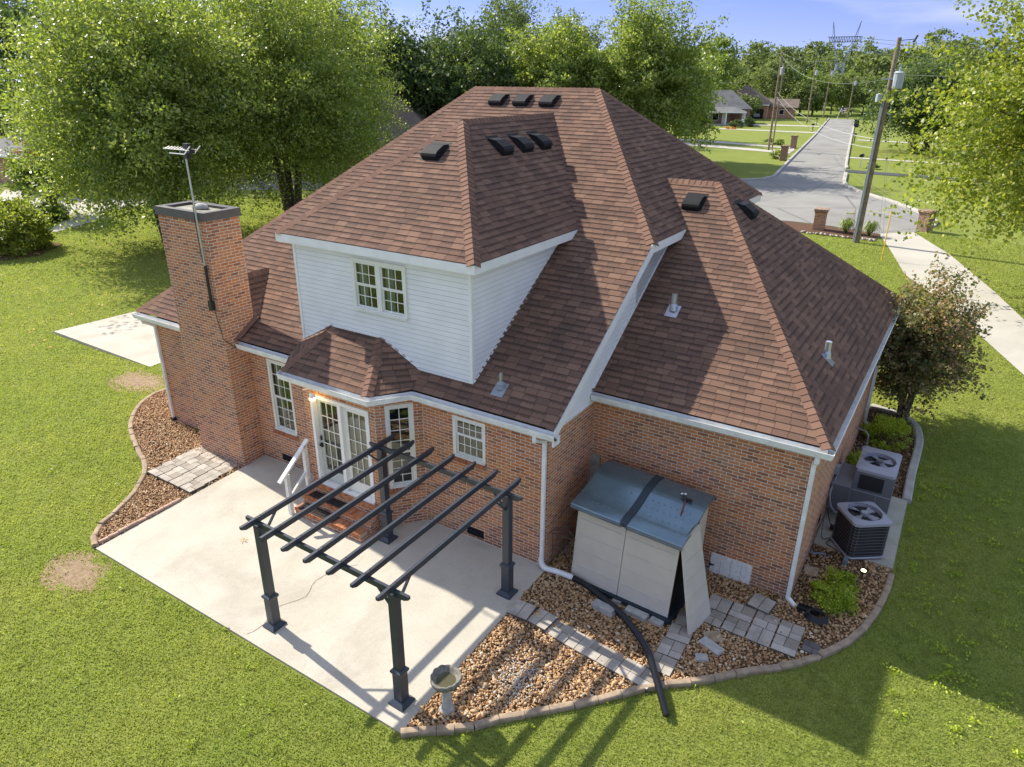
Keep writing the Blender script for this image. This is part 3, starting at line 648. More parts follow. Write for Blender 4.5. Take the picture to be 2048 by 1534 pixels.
# siding
sd=MB()
lap(sd,[(-6.39,.14,3.3),(-4.72,.14,3.3),(-4.72,.14,5.66),(-6.39,.14,5.66)],.1,.012,out=(0,-1,0),v0=3.3)
lap(sd,[(-3.3,.14,3.3),(-1.79,.14,3.3),(-1.79,.14,5.66),(-3.3,.14,5.66)],.1,.012,out=(0,-1,0),v0=3.3)
lap(sd,[(-4.72,.14,3.3),(-3.3,.14,3.3),(-3.3,.14,4.46),(-4.72,.14,4.46)],.1,.012,out=(0,-1,0),v0=3.3)
lap(sd,[(-4.72,.14,5.53),(-3.3,.14,5.53),(-3.3,.14,5.66),(-4.72,.14,5.66)],.1,.012,out=(0,-1,0),v0=3.3)
lap(sd,[(-1.79,.14,3.3),(-1.79,4.0,5.66),(-1.79,.14,5.66)],.1,.012,out=(1,0,0),v0=3.3)
lap(sd,[(-6.39,.14,3.3),(-6.39,4.0,5.66),(-6.39,.14,5.66)],.1,.012,out=(-1,0,0),v0=3.3)
lap(sd,[(0,-.02,2.93),(0,1.95,2.93),(0,5.2,5.3),(0,5.2,5.62),(0,HY-.1,5.62),(0,0,zr(-.06)-.12)],.1,.012,out=(1,0,0),v0=2.93)
lap(sd,[(0,HY-.1,4.3),(0,6.2,4.3),(0,6.2,HZ-.15),(0,HY-.1,HZ-.15)],.1,.012,out=(1,0,0),v0=2.93)
lap(sd,[(0,7.5,4.3),(0,12,4.3),(0,12,HZ-.15),(0,7.5,HZ-.15)],.1,.012,out=(1,0,0),v0=2.93)
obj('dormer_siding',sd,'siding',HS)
tr=MB()
tr.box(-1.83,-1.765,.115,.18,3.4,5.66); tr.box(-6.415,-6.35,.115,.18,3.4,5.66)
for a,b in (((-1.76,.16,3.46),(-1.76,3.72,5.77)),((-5.42,.12,3.95),(-4.08,.12,3.95)),((-4.08,.12,3.95),(-3.11,.12,3.47)),((-3.11,.12,3.47),(-1.8,.12,3.47)),((-6.39,.12,3.49),(-5.42,.12,3.95)),((.02,.1,2.93),(.02,1.86,2.93)),((.025,1.7,zw(1.7)+.02),(.025,5.4,zw(5.4)+.02))): tr.bar(a,b,.025,.035)
obj('corner_trim',tr,'white',HS)
window((-4.72,.14,0),(1,0,0),(0,-1,0),1.42,4.46,5.53,3,2,2,drape=[(.12,.42)],double=True,rec=-.0,frame=.075,label='paired white double hung dormer window with pale green curtains')
# gutters
g=MB(); gutter(g,[(-12.37,2.5),(-12.37,-.37),(-10.0,-.37)],ZE,1) ; obj('gutter',g,'gutter',HS)
g=MB(); gutter(g,[(-8.2,-.37),(-6.34,-.37),(-5.98,-1.07),(-3.43,-1.07),(-2.93,-.37),(XR+.05,-.37)],ZE,1); obj('gutter',g,'gutter',HS)
g=MB(); gutter(g,[(.03,1.58),(4.52,1.58),(4.52,12.25),(3.2,12.25)],ZE,1); obj('gutter',g,'gutter',HS)
# downspouts
def dspout(pts,mat='gutter',w=.075,dd=.055,name='downspout'):
    m=MB()
    for a,b in zip(pts[:-1],pts[1:]): m.bar(a,b,w,dd,up=(0,1,0) if abs(a[2]-b[2])>.3 else (0,0,1))
    for p in pts[1:-1]: m.lathe((p[0],p[1],p[2]-.03),[(0,0),(.045,.0),(.045,.06),(0,.06)],8)
    return m
ds=MB(); ds=dspout([(-.12,-.31,3.02),(-.12,-.31,2.9),(-.06,-.05,2.78),(-.06,-.05,.14)]); obj('downspout',ds,'gutter',HS)
obj('downspout',dspout([(4.27,1.65,3.02),(4.27,1.65,2.9),(4.22,1.8,2.78),(4.22,1.8,-.1),(4.4,1.72,-.2)]),'gutter',HS)
m=dspout([(-12.1,-.3,3.02),(-12.1,-.25,2.9),(-11.95,-.05,2.78),(-11.95,-.05,.1)]); o=obj('downspout',m,'gutter',HS); m=MB(); m.box(-12.01,-11.89,-.1,0,-.08,.1); obj('drain_boot',m,'blackplastic',o)
obj('downspout',dspout([(4.45,10.5,3.02),(4.3,10.5,2.8),(4.3,10.5,.0),(4.5,10.45,-.12)]),'gutter',HS)
# vents on the roof
def roof_vent(c,n,label=None):
    n=Vector(n); U=Vector((0,0,1)).cross(n).normalized(); V=n.cross(U); c=Vector(c); m=MB()
    prof=[(-.24,.0),(-.235,.105),(-.2,.135),(-.13,.15),(.1,.12),(.26,.02),(.26,0)]
    hw=.2
    A=[c+V*v-U*hw+n*h for v,h in prof]; B=[c+V*v+U*hw+n*h for v,h in prof]
    for i in range(len(prof)-1): m.face([A[i],B[i],B[i+1],A[i+1]])
    m.face(A[::-1]); m.face(B); m.face([c+V*-.27-U*.25+n*.014,c+V*-.27+U*.25+n*.014,c+V*.33+U*.25+n*.014,c+V*.33-U*.25+n*.014])
    o=obj('roof_vent',m,'vent',RF,label=label)
    l=MB()
    for i in range(9):
        u=-.17+i*.04; l.obox(c+V*-.246+U*u+n*.035,U,V,.012,.012,.06,0,n)
    obj('louvre',l,'black',o)
    for sd_ in (0,1):
      l=MB()
      for i in range(6):
        v=-.16+i*.05; l.obox(c+V*v+U*((hw+.0) if sd_ else -(hw+.006))+n*.03,V,U,.014,.006,.05,0,n)
      obj('louvre',l,'black',o)
    return o
MT['vent']=plain('black_roof_vent',(.012,.012,.013),.7,.25,var=.3,sc=8)
for x in (-6.05,-5.27,-4.45): roof_vent((x,7.5,zr(7.5)),n_rear)
roof_vent((-4.17,2.25,5.84+(2.25+.1)*2.14/3.24),n_df)
for y in (3.62,4.48,5.32): roof_vent((-3.45,y,5.84+.839*(-1.54+3.45)),n_dr)
roof_vent((.12,6.3,zw(6.3)),n_wr); sr=(6.61-zw(1.67))/(XE-.486); roof_vent((1.15,7.0,6.61-sr*(1.15-.486)),n_wx)
def pipe(c,n,r=.045,h=.32,boot='galv',label=None):
    n=Vector(n); c=Vector(c); U=Vector((0,0,1)).cross(n).normalized(); V=n.cross(U); m=MB()
    m.obox(c-U*.13-V*.2+n*.012,U,V,.26,.32,.006,0,n); m.tube([c+n*.0,c+Vector((0,0,.1)),c+Vector((0,0,.14))],[.095,.08,r*1.15],12)
    o=obj('vent_pipe',m,boot,RF,label=label); p=MB(); p.tube([c,c+Vector((0,0,h))],r,12); obj('pipe_stub',p,'galv',o)
pipe((.82,3.63,zw(3.63)),n_wr,.06,.34); pipe((3.75,4.45,6.61-sr*(3.75-.486)),n_wx,.06,.34); pipe((-1.17,.19,zr(.19)),n_rear,.035,.3,'conduit')
# chimney
ch=MB(); X0,X1,Y0,Y1,ZT=-9.92,-8.24,-.61,.27,6.0
wall(ch,(X0,Y0,0),(1,0,0),X1-X0,-.4,ZT,[],(0,-1,0)); wall(ch,(X1,Y0,0),(0,1,0),Y1-Y0,-.4,ZT,[],(1,0,0),u_off=.106); wall(ch,(X1,Y1,0),(-1,0,0),X1-X0,-.4,ZT,[],(0,1,0)); wall(ch,(X0,Y1,0),(0,-1,0),Y1-Y0,-.4,ZT,[],(-1,0,0))
CH=obj('chimney',ch,'brick',HS)
cm=MB(); q=.035
for a in ((X0-q,X1+q,Y0-q,Y0+.03),(X0-q,X1+q,Y1-.03,Y1+q),(X0-q,X0+.03,Y0+.03,Y1-.03),(X1-.03,X1+q,Y0+.03,Y1-.03)): cm.box(a[0],a[1],a[2],a[3],5.97,6.15)
for a in ((X0+.03,X1-.03,Y0+.03,Y0+.12),(X0+.03,X1-.03,Y1-.12,Y1-.03),(X0+.03,X0+.13,Y0+.12,Y1-.12),(X1-.13,X1-.03,Y0+.12,Y1-.12)): cm.box(a[0],a[1],a[2],a[3],6.1,6.146)
obj('chimney_cap',cm,'capmetal',CH)
cm=MB(); cm.box(X0+.03,X1-.03,Y0+.03,Y1-.03,5.9,6.09); obj('chimney_crown',cm,'cement',CH)
fl=MB(); fl.bar((X1+.03,-.33,3.2),(X1+.03,.3,3.58),.07,.03); fl.bar((X1+.05,-.3,3.24),(X1+.05,.3,3.62),.2,.02); obj('chimney_flashing',fl,'cap',RF)
rk=MB(); rk.lathe((-9.05,-.1,6.09),[(0,.13),(.07,.12),(.14,.08),(.17,.03),(.13,.0)],14,fn=lambda a,r,z:1+.18*math.sin(2*a+1)+.08*math.sin(5*a+z*20)); obj('rock',rk,'rock',smooth=True,label='rounded pale rock sitting on top of the brick chimney',cat='rock')
# antenna
AN=empty('antenna','small white television antenna on a thin mast strapped to the chimney','antenna',(-8.4,-.66,0))
a=MB(); a.tube([(0,0,4.15),(0,-.02,5.6),(-.02,-.02,7.36)],.02,8); obj('mast',a,'galv',AN)
a=MB(); a.tube([(0,-.01,4.05),(0,-.01,5.0)],.034,8); a.box(-.05,.05,-.07,.03,3.98,4.2); obj('mast_bracket',a,'blackplastic',AN)
a=MB(); a.tube([(.06,0,4.9),(-.12,.03,5.1),(-.14,.02,5.9),(-.06,.0,6.6)],.008,5); a.tube([(.03,0,4.1),(.12,.02,3.6),(.16,.03,3.3),(.19,.3,3.02)],.009,5); obj('cable',a,'blackplastic',AN)
a=MB(); z=7.42
for yy in (-.1,.1): a.tube([(-.62,yy,z+.02),(.24,yy,z+.02)],.011,5)
a.tube([(-.62,-.1,z+.02),(-.66,0,z+.02),(-.62,.1,z+.02)],.011,5); a.tube([(-.4,-.12,z-.06),(.1,-.12,z-.06),(.32,-.12,z+.1)],.012,5); a.tube([(-.4,.12,z-.06),(.1,.12,z-.06),(.32,.12,z+.1)],.012,5)
obj('antenna_frame',a,'white',AN)
a=MB()
for i in range(7): a.tube([(-.58+i*.1,-.09,z+.01),(-.55+i*.1,0,z+.05),(-.58+i*.1,.09,z+.01)],.017,5)
a.box(-.12,.2,-.06,.06,z-.05,z+.03); a.box(-.02,.12,-.05,.05,z+.03,z+.14); a.box(-.06,.06,-.05,.05,z-.16,z-.05); obj('elements',a,'blackplastic',AN)
# ======================= ground and setting =======================
rng=np.random.default_rng(11)
def grid(name,xs,ys,fz,mat,kind='structure'):
    X,Y=np.meshgrid(xs,ys); Z=fz(X,Y); V=np.stack([X,Y,Z],-1).reshape(-1,3); nx,ny=len(xs),len(ys)
    i=np.arange(nx*ny).reshape(ny,nx); F=np.stack([i[:-1,:-1],i[:-1,1:],i[1:,1:],i[1:,:-1]],-1).reshape(-1,4)
    return obj(name,(V,F),mat,kind=kind)
def lawnz(X,Y): return gzn(X,Y)
xs=np.concatenate([np.linspace(-900,-60,15),np.linspace(-50,-20,13),np.arange(-19.5,10.1,.4),np.linspace(12,60,13),np.linspace(100,900,12)])
ys=np.concatenate([np.linspace(-60,-10,8),np.arange(-9.6,16.1,.4),np.linspace(18,60,15),np.linspace(80,1500,25)])
grid('lawn',xs,ys,lawnz,'lawn')
G0=-.22
# patio slab (tilted slightly away from the house)
def slab(name,poly,fz,th,mat,label=None,cat=None,kind='structure'):
    m=MB(); t=[(x,y,fz(x,y)) for x,y in poly]; b=[(x,y,fz(x,y)-th) for x,y in poly]; m.face(t,[(x,y) for x,y in poly])
    for i in range(len(poly)): j=(i+1)%len(poly); m.face([b[i],b[j],t[j],t[i]])
    return obj(name,m,mat,label=label,cat=cat,kind=kind)
pz=lambda x,y: .038*min(y,0)
slab('patio',[(-8.23,-4.37),(.045,-4.39),(.045,.0),(-8.23,.0)],lambda x,y:.038*y,.25,'patio')
slab('concrete_pad',[(-22.86,2.2),(-16.5,2.08),(-16.75,5.35),(-22.65,5.3)],lambda x,y:-.12,.1,'patio')
# crack in the patio
cr_m=MB(); pts=smoothpath([(-3.55,-4.3),(-3.5,-4.0),(-3.62,-3.55),(-3.4,-3.1),(-3.55,-2.7),(-3.45,-2.2),(-3.2,-1.9)],3)
for a,b in zip(pts[:-1],pts[1:]):
    j=random.uniform(-.02,.02); a=(a[0]+j,a[1]); 
    cr_m.face([(a[0]-.004,a[1],pz(*a)+.004),(a[0]+.004,a[1],pz(*a)+.004),(b[0]+.004,b[1],pz(*b)+.004),(b[0]-.004,b[1],pz(*b)+.004)])

obj('patio_crack',cr_m,'rust',kind='structure')
LB_=smoothpath([(-14.08,1.13),(-14.02,.52),(-13.52,-.19),(-12.62,-.93),(-11.4,-1.49),(-10.26,-1.97),(-9.51,-2.72),(-9.14,-3.36),(-8.9,-3.89),(-8.5,-4.3),(-8.25,-4.34)],4)
RB_=smoothpath([(.05,-4.34),(.78,-3.83),(1.16,-3.37),(1.71,-2.8),(2.28,-2.2),(2.85,-1.53),(3.49,-.97),(3.99,-.44),(4.52,.05),(5.03,.68),(5.4,1.37),(5.62,2.11),(5.75,3.0),(5.78,3.9)],4)
BB_=smoothpath([(5.74,6.84),(5.71,8.21),(5.72,9.4),(5.7,10.41),(5.51,11.38),(5.08,11.87),(4.28,12.1)],4)
bedL=LB_+[(-8.25,-.3),(-12.0,-.0),(-12.3,1.2)]
bedR=RB_+[(4.25,3.96),(4.25,1.87),(0,1.87),(.05,0)]
bedB=BB_+[(4.25,12.1),(4.25,6.9)]
pavpad=[(-9.87,-2.05),(-10.04,-.6),(-8.24,-.62),(-8.24,-2.15)]
def bedsheet(name,poly,dz):
    m=sheet(name,poly,0,'gravel_base'); bm=bmesh.new(); bm.from_mesh(m.data)
    for _ in range(3): bmesh.ops.subdivide_edges(bm,edges=[e for e in bm.edges if e.calc_length()>.5],cuts=1,use_grid_fill=True); bmesh.ops.triangulate(bm,faces=bm.faces[:])
    for v in bm.verts: v.co.z=gz(v.co.x,v.co.y)+dz
    bm.to_mesh(m.data); bm.free(); return m
bedsheet('gravel_bed',bedL,.02); bedsheet('gravel_bed',bedR,.02); bedsheet('mulch_bed',bedB,.02)
slab('equipment_pad',[(4.26,3.96),(5.78,3.9),(5.76,6.84),(4.26,6.9)],lambda x,y:-.14,.12,'pad')
# gravel stones
ICO_V=[];t_=(1+5**.5)/2
for a,b in ((-1,t_),(1,t_),(-1,-t_),(1,-t_)): ICO_V.append((a,b,0))
for a,b in ((-1,t_),(1,t_),(-1,-t_),(1,-t_)): ICO_V.append((0,a,b))
for a,b in ((-1,t_),(1,t_),(-1,-t_),(1,-t_)): ICO_V.append((b,0,a))
ICO_V=np.array(ICO_V)/math.sqrt(1+t_*t_)
ICO_F=np.array([(0,11,5),(0,5,1),(0,1,7),(0,7,10),(0,10,11),(1,5,9),(5,11,4),(11,10,2),(10,7,6),(7,1,8),(3,9,4),(3,4,2),(3,2,6),(3,6,8),(3,8,9),(4,9,5),(2,4,11),(6,2,10),(8,6,7),(9,8,1)])
# use the 8-vertex-ring lighter hull for the stones
def scatter(poly,dens,excl=(),r0=0,bound=None):
    P=np.array(poly); x0,y0=P.min(0);x1,y1=P.max(0); n=int((x1-x0)*(y1-y0)*dens); x=rng.uniform(x0,x1,n);y=rng.uniform(y0,y1,n)
    k=inpoly(x,y,poly)
    for e in excl: k&=~inpoly(x,y,e)
    return x[k],y[k]
def stones(name,x,y,z,rmin,rmax,mat,flat=.6,label=None,kind='stuff'):
    n=len(x); r=rng.uniform(rmin,rmax,n)**1.0; A=rng.normal(size=(n,3,3)); Q,_=np.linalg.qr(A)
    sc=np.stack([rng.uniform(.8,1.3,n),rng.uniform(.6,1,n),rng.uniform(.4,.8,n)],-1)*r[:,None]
    V=ICO_V[None]*(1+rng.uniform(-.18,.18,(n,12,1)))*sc[:,None,:]
    V=np.einsum('nij,nvj->nvi',Q,V); V[...,2]*=.8
    V+=np.stack([x,y,z+r*.25],-1)[:,None,:]
    F=(ICO_F[None]+12*np.arange(n)[:,None,None]).reshape(-1,3)
    return obj(name,(V.reshape(-1,3),F),mat,label=label,kind=kind)
path1=[(.03,-1.52),(.05,-1.08),(.44,-1.02),(.44,-1.45)]
x,y=scatter(bedR,1150); k=(rng.uniform(size=len(x))<np.where((y<-.2)|(x<3.9),1,.55)); x,y=x[k],y[k]
stones('gravel',x,y,gzn(x,y)+.03+rng.uniform(0,.02,len(x)),.013,.034,'stones')
x,y=scatter(bedR,26); stones('large_gravel_stones',x,y,gzn(x,y)+.04,.035,.06,'stones')
x,y=scatter(bedL,1000); stones('gravel',x,y,gzn(x,y)+.03+rng.uniform(0,.02,len(x)),.013,.032,'stones')
x,y=scatter(bedB,650); stones('mulch_chips',x,y,gzn(x,y)+.03+rng.uniform(0,.02,len(x)),.012,.032,'chips')
q_=[(4.25,1.9),(4.25,3.9),(5.3,3.9),(5.3,2.2),(4.8,1.4)]
x,y=scatter(q_,600); stones('mulch_chips',x,y,gzn(x,y)+.045+rng.uniform(0,.02,len(x)),.012,.03,'chips')
# white pebbles patch
n=380; a=rng.normal(size=(n,2))*(.2,.28)+(.98,-2.55); stones('white_pebbles',a[:,0],a[:,1],gzn(a[:,0],a[:,1])+.06,.012,.022,plain('pale_pebbles',(.52,.48,.42),.8,.2,var=.15,sc=30))
# grass blades
def grass(name,poly,excl,h,w):
    x,y=scatter(poly,2200,excl); d=np.sqrt((x-CAM[0])**2+(y-CAM[1])**2+CAM[2]**2)
    k=rng.uniform(size=len(x))<np.minimum(1,(12.5/d)**2); x,y,d=x[k],y[k],d[k]
    for cx,cy,rx,ry in ((-7.85,-5.0,.75,.45),(-15.6,1.15,1.1,.5)):
        k=((x-cx)/rx)**2+((y-cy)/ry)**2>1+rng.uniform(-.8,.5,len(x)); x,y,d=x[k],y[k],d[k]
    n=len(x); z=gzn(x,y); f=np.maximum(1,(d/12.5))**.85; a=rng.uniform(0,2*PI,n); hh=h*rng.uniform(.5,1.25,n)*f**.5; lx=rng.normal(0,.5,n)*hh; ly=rng.normal(0,.5,n)*hh; ww=w*f*rng.uniform(.6,1.3,n)
    dx,dy=np.cos(a)*ww,np.sin(a)*ww
    V=np.stack([np.stack([x-dx,y-dy,z],-1),np.stack([x+dx,y+dy,z],-1),np.stack([x+lx,y+ly,z+hh],-1)],1).reshape(-1,3)
    return obj(name,(V,np.arange(3*n).reshape(n,3)),'blade',kind='stuff')
patP=[(-8.27,-4.4),(.08,-4.42),(.05,.2),(-8.27,.2)]; pad2=[(-22.9,2.17),(-16.47,2.05),(-16.72,5.38),(-22.7,5.33)]
drv_=[(.86,40.78),(2.06,36.1),(3.41,30.2),(5.22,26.15),(8.3,17.4),(10.4,8),(12,-4),(15,-4),(13.6,8),(11.2,17.4),(8.33,24.8),(7.27,29),(5.05,36.6),(2.71,42.58)]
ldr=[(-43,12.1),(-47.3,15.6),(-58,15.5),(-64,19),(-60,22),(-54.3,20.2),(-52.4,20.6),(-50,24.5),(-47.6,22),(-47.2,17.6),(-44.1,15.9),(-42.3,12.1)]
ex=[patP,bedL,bedR,bedB,[(4.2,3.9),(5.82,3.85),(5.8,6.9),(4.2,6.9)],pad2,drv_,ldr,[(-12,0),(4.25,0),(4.25,12),(-12,12)],[(-6.0,38.9),(-3.5,38.5),(-.5,38.2),(1.0,38.4),(1.0,40.6),(-1.5,41.4),(-5.8,41.9)]]
grass('grass',[(-26,-9),(-14,-14),(-2,-12),(8,-7),(12,-3),(12,4),(12.5,20),(10,42),(4.5,43),(2.7,42.6),(.8,40.7),(-12,40),(-30,37),(-42,30),(-52,20),(-45,4),(-34,-4)],ex,.04,.0088)
# clover / weed clumps in the shaded lawn
x=rng.uniform(5.9,9,170); y=rng.uniform(0,9,170); cl=np.stack([x,y],-1); LX=[]
for c in cl:
    m=rng.integers(8,30); LX.append(np.c_[rng.normal(0,.06,(m,2))+c, np.zeros(m)])
for c in np.stack([rng.uniform(-14,6,260),rng.uniform(-8,1,260)],-1):
    if inpoly(np.array([c[0]]),np.array([c[1]]),patP)[0] or inpoly(np.array([c[0]]),np.array([c[1]]),bedL)[0] or inpoly(np.array([c[0]]),np.array([c[1]]),bedR)[0] or (c[1]>-.7 and c[0]>-12.3): continue
    m=rng.integers(5,16); LX.append(np.c_[rng.normal(0,.05,(m,2))+c, np.zeros(m)])
LX=np.concatenate(LX); LX[:,2]=gzn(LX[:,0],LX[:,1])+.05+rng.uniform(0,.02,len(LX))
def leafmesh(P,size,up=.4,asp=.55):
    n=len(P); d=rng.normal(size=(n,3)); d/=np.linalg.norm(d,axis=1)[:,None]; nn=rng.normal(size=(n,3))+np.array([0,0,up]); nn/=np.linalg.norm(nn,axis=1)[:,None]
    u=d-nn*(d*nn).sum(1)[:,None]; u/=np.linalg.norm(u,axis=1)[:,None]+1e-9; v=np.cross(nn,u); s=(size*rng.uniform(.6,1.3,n))[:,None]
    V=np.stack([P-u*s*.5,P+v*s*asp*.5,P+u*s*.55,P-v*s*asp*.5],1); return V.reshape(-1,3),np.arange(4*n).reshape(n,4)
obj('clover',leafmesh(LX,.05,1.5),LEAF['lime'],kind='stuff')
x,y=scatter([(-22,1),(-14,4),(-14,14),(-36,14),(-40,4)],1.6,ex); P=np.stack([x,y,gzn(x,y)+.05],-1); obj('fallen_leaves',leafmesh(P,.12,3),'dryleaf',kind='stuff')
# roads
Rz=G0+.03
roadP=[(-29.2,190),(-20.5,129.5),(-14.36,83.75),(-11.9,66),(-12.3,63.2),(-13.6,61.6),(-16,61.0),(-28,59),(-45,48),(-68,30),(-62,20),(-44,33),(-30,39.5),(-12,41.6),(-4.2,42.1),(-2.5,41.9),(.86,40.8),(2.71,42.6),(3.58,45),(3.58,47.3),(2.74,50.2),(.7,54.2),(-3,59.6),(-5.3,65.7),(-7.75,82),(-11.94,111),(-22.9,190)]
sheet('road',roadP,Rz,'asphalt')
drv=[(.86,40.78),(2.06,36.1),(3.41,30.2),(5.22,26.15),(8.3,17.4),(10.4,8),(12,-4),(15,-4),(13.6,8),(11.2,17.4),(8.33,24.8),(7.27,29),(5.05,36.6),(2.71,42.58)]
sheet('driveway',drv,Rz+.004,'concrete')
sheet('driveway',[(-43,12.1),(-47.3,15.6),(-58,15.5),(-64,19),(-60,22),(-54.3,20.2),(-52.4,20.6),(-50,24.5),(-47.6,22),(-47.2,17.6),(-44.1,15.9),(-42.3,12.1)],Rz+.008,'concrete')
sheet('driveway',[(-15.7,84.3),(-18.6,92.2),(-33,96.5),(-60,95),(-60,99),(-33,100.2),(-20,95.6),(-17.5,99.5),(-33,103.5),(-60,103),(-60,106.5),(-33,107),(-17.8,101.5),(-16.8,97)],Rz+.008,'concrete')
sheet('driveway',[(-21.5,134),(-40,134.5),(-40,137),(-22,137)],Rz+.008,'concrete'); sheet('driveway',[(-24.5,154),(-42,150),(-42,156),(-25,157)],Rz+.008,'concrete')
sheet('driveway',[(-6.6,74.5),(20,72),(20,74.5),(-6.9,77)],Rz+.008,'dark_asphalt'); sheet('driveway',[(-9.2,90.5),(20,88.5),(20,90),(-9.4,92)],Rz+.008,'concrete'); sheet('driveway',[(-12.5,121),(10,119),(10,121),(-12.7,123)],Rz+.008,'concrete')
sheet('path',[(-48,60),(-10,112),(-10.5,113),(-49,61)],Rz-.01,'meadow')
sheet('meadow',[(-200,196),(150,196),(150,300),(-200,300)],Rz+.004,'meadow')
def ribbon(name,path,w,h,mat,z0=None,label=None,cat='kerb',kind=None,top=None):
    m=MB(); P=[Vector((p[0],p[1])) for p in path]; R=[]
    for i,p in enumerate(P):
        d=(P[min(i+1,len(P)-1)]-P[max(i-1,0)]).normalized(); n_=Vector((d.y,-d.x)); z=(gz(p.x,p.y) if z0 is None else z0)
        R.append([(p.x+n_.x*a,p.y+n_.y*a,z+b) for a,b in ((-w/2,-.05),(-w/2,h*.8),(-w*.35,h),(w*.35,h),(w/2,h*.8),(w/2,-.05))])
    for i in range(len(R)-1):
        for j in range(5): m.face([R[i][j],R[i+1][j],R[i+1][j+1],R[i][j+1]])
    m.face(R[0]); m.face(R[-1][::-1])
    return obj(name,m,mat,label=label,cat=cat if label else None,kind=kind)
ribbon('kerb',[(-29.2,190),(-20.5,129.5),(-14.36,83.75),(-11.9,66),(-12.3,63.2),(-13.6,61.6),(-16,61.0),(-28,59),(-45,48)],.3,.2,'curb',z0=G0,kind='structure')
ribbon('kerb',[(3.6,45),(3.58,47.3),(2.74,50.2),(.7,54.2),(-3,59.6),(-4.6,63),(-5.3,65.7),(-6.3,73)],.35,.2,'curb',z0=G0,kind='structure')
ribbon('kerb',[(-7,78),(-7.75,82),(-11.94,111),(-22.9,188)],.3,.18,'curb',z0=G0,kind='structure')
ribbon('curb',BB_,.2,.13,'curb',label='pale poured concrete curb curving around the mulch bed behind the air conditioners',cat='garden curb')
# edging blocks
def edging(path,L_,label,group,w=.12,h=.075,mat='edging',gap=.005):
    P=[Vector((p[0],p[1])) for p in path]; cum=[0]
    for a,b in zip(P[:-1],P[1:]): cum.append(cum[-1]+(b-a).length)
    proto=None; s=L_/2
    def at(s):
        for i in range(len(cum)-1):
            if cum[i+1]>=s: t=(s-cum[i])/(cum[i+1]-cum[i]); return P[i].lerp(P[i+1],t)
        return P[-1]
    while s<cum[-1]-L_*.3:
        a,b=at(max(0,s-L_/2)),at(min(cum[-1],s+L_/2)); c=(a+b)/2; r=math.atan2(b.y-a.y,b.x-a.x)+random.uniform(-.05,.05)
        if proto is None:
            m=MB(); l=L_/2-gap; prof=[(-w/2,-.08),(-w/2,h*.7),(-w*.38,h*.93),(-w*.2,h),(w*.2,h),(w*.38,h*.93),(w/2,h*.7),(w/2,-.08)]
            A=[(-l,p,q) for p,q in prof]; B=[(l,p,q) for p,q in prof]
            for j in range(7): m.face([A[j],B[j],B[j+1],A[j+1]])
            m.face(A[::-1]); m.face(B); proto=obj('edging_block',m,mat); o=proto
        else: o=proto.copy(); C.objects.link(o)
        tag(o,label,'edging block',group); o.location=(c.x,c.y,gz(c.x,c.y)+.02+random.uniform(-.012,.008)); o.rotation_euler=(random.uniform(-.05,.05),random.uniform(-.03,.03),r); s+=L_
edging(RB_[3:],.4,'tan concrete edging block in the curved border of the large gravel bed','edging blocks of the large gravel bed')
edging([(.05,-4.4),(.4,-4.12),(.82,-3.84)],.27,'tan concrete edging block at the patio corner end of the large gravel bed','edging blocks by the patio corner',w=.13)
edging(LB_,.4,'tan concrete edging block bordering the gravel bed beside the chimney','edging blocks of the chimney gravel bed')
edging([(-8.32,-4.25),(-8.29,-2.25)],.21,'pinkish brick set in the row between patio and gravel bed','row of bricks along the patio edge',w=.09,h=.08,mat='pinkbrick') if MT.setdefault('pinkbrick',plain('pink_brick',(.5,.34,.25),.9,.15,var=.2,sc=9)) else 0
# paving slabs
MT['pavstone']=m_isl('paver_stones',[(0,(.3,.26,.215)),(.5,(.4,.355,.295)),(1,(.52,.47,.4))],.88,.25,nsc=2.6)
MT['pavdark']=m_isl('dark_paver_stones',[(0,(.1,.09,.085)),(1,(.16,.15,.14))],.88,.25)
def mk_slab(s,h,mat,pat):
    e=empty('paving_slab'); b=MB(); b.box(-s/2,s/2,-s/2,s/2,-.05,h-.006); obj('slab_base',b,'mortar2',e)
    m=MB()
    for (a,b_,c_,d_) in pat:
        g=.006; m.box(-s/2+a*s+g,-s/2+b_*s-g,-s/2+c_*s+g,-s/2+d_*s-g,h-.005,h+.004)
    obj('cobbles',m,mat,e); return e
MT['mortar2']=plain('dark_joint',(.12,.1,.08),.95,.1)
PA=[(0,.6,0,.5),(.6,1,0,.5),(0,.35,.5,1),(.35,1,.5,1)]; PB=[(0,.5,0,.62),(.5,1,0,.38),(0,.5,.62,1),(.5,1,.38,1)]; PC=[(0,.5,0,1),(.5,1,0,1)]; PD=[(0,1,0,.4),(0,.45,.4,1),(.45,1,.4,1)]
protos=[mk_slab(.41,.05,'pavstone',p) for p in (PA,PB,PC,PD)]+[mk_slab(.28,.05,'pavdark',PA)]
used=set()
def slab_at(i,x,y,r,label,group,z=None):
    p=protos[i]; o=p if i not in used else copy_tree(p)
    used.add(i); o.location=(x,y,(gz(x,y)+.03 if z is None else z)); o.rotation_euler=(random.uniform(-.02,.02),random.uniform(-.02,.02),r); tag(o,label,'paving slab',group)
slab_at(2,.24,-1.27,.06,'two-part grey slab touching the patio edge at the start of the stepping path',None)
for i in range(6): slab_at((2,0,2,0,1,3)[i],.65+i*.402,-1.23-i*.04,-.1,'grey patterned slab in the diagonal stepping path across the gravel','slabs of the stepping path')
for i in range(4): slab_at((0,1,3,1)[i],2.84-.0*i+.0,-1.0+i*.42,.02+.03*i,'grey patterned slab in the short branch beside the shed door','slabs of the branch beside the shed')
for i in range(4):
    for j in range(2): slab_at((i+j*2)%4,3.18+i*.43,.56+j*.42,-.01,'grey slab with damp stains in the double row below the wing wall','slabs of the double row')
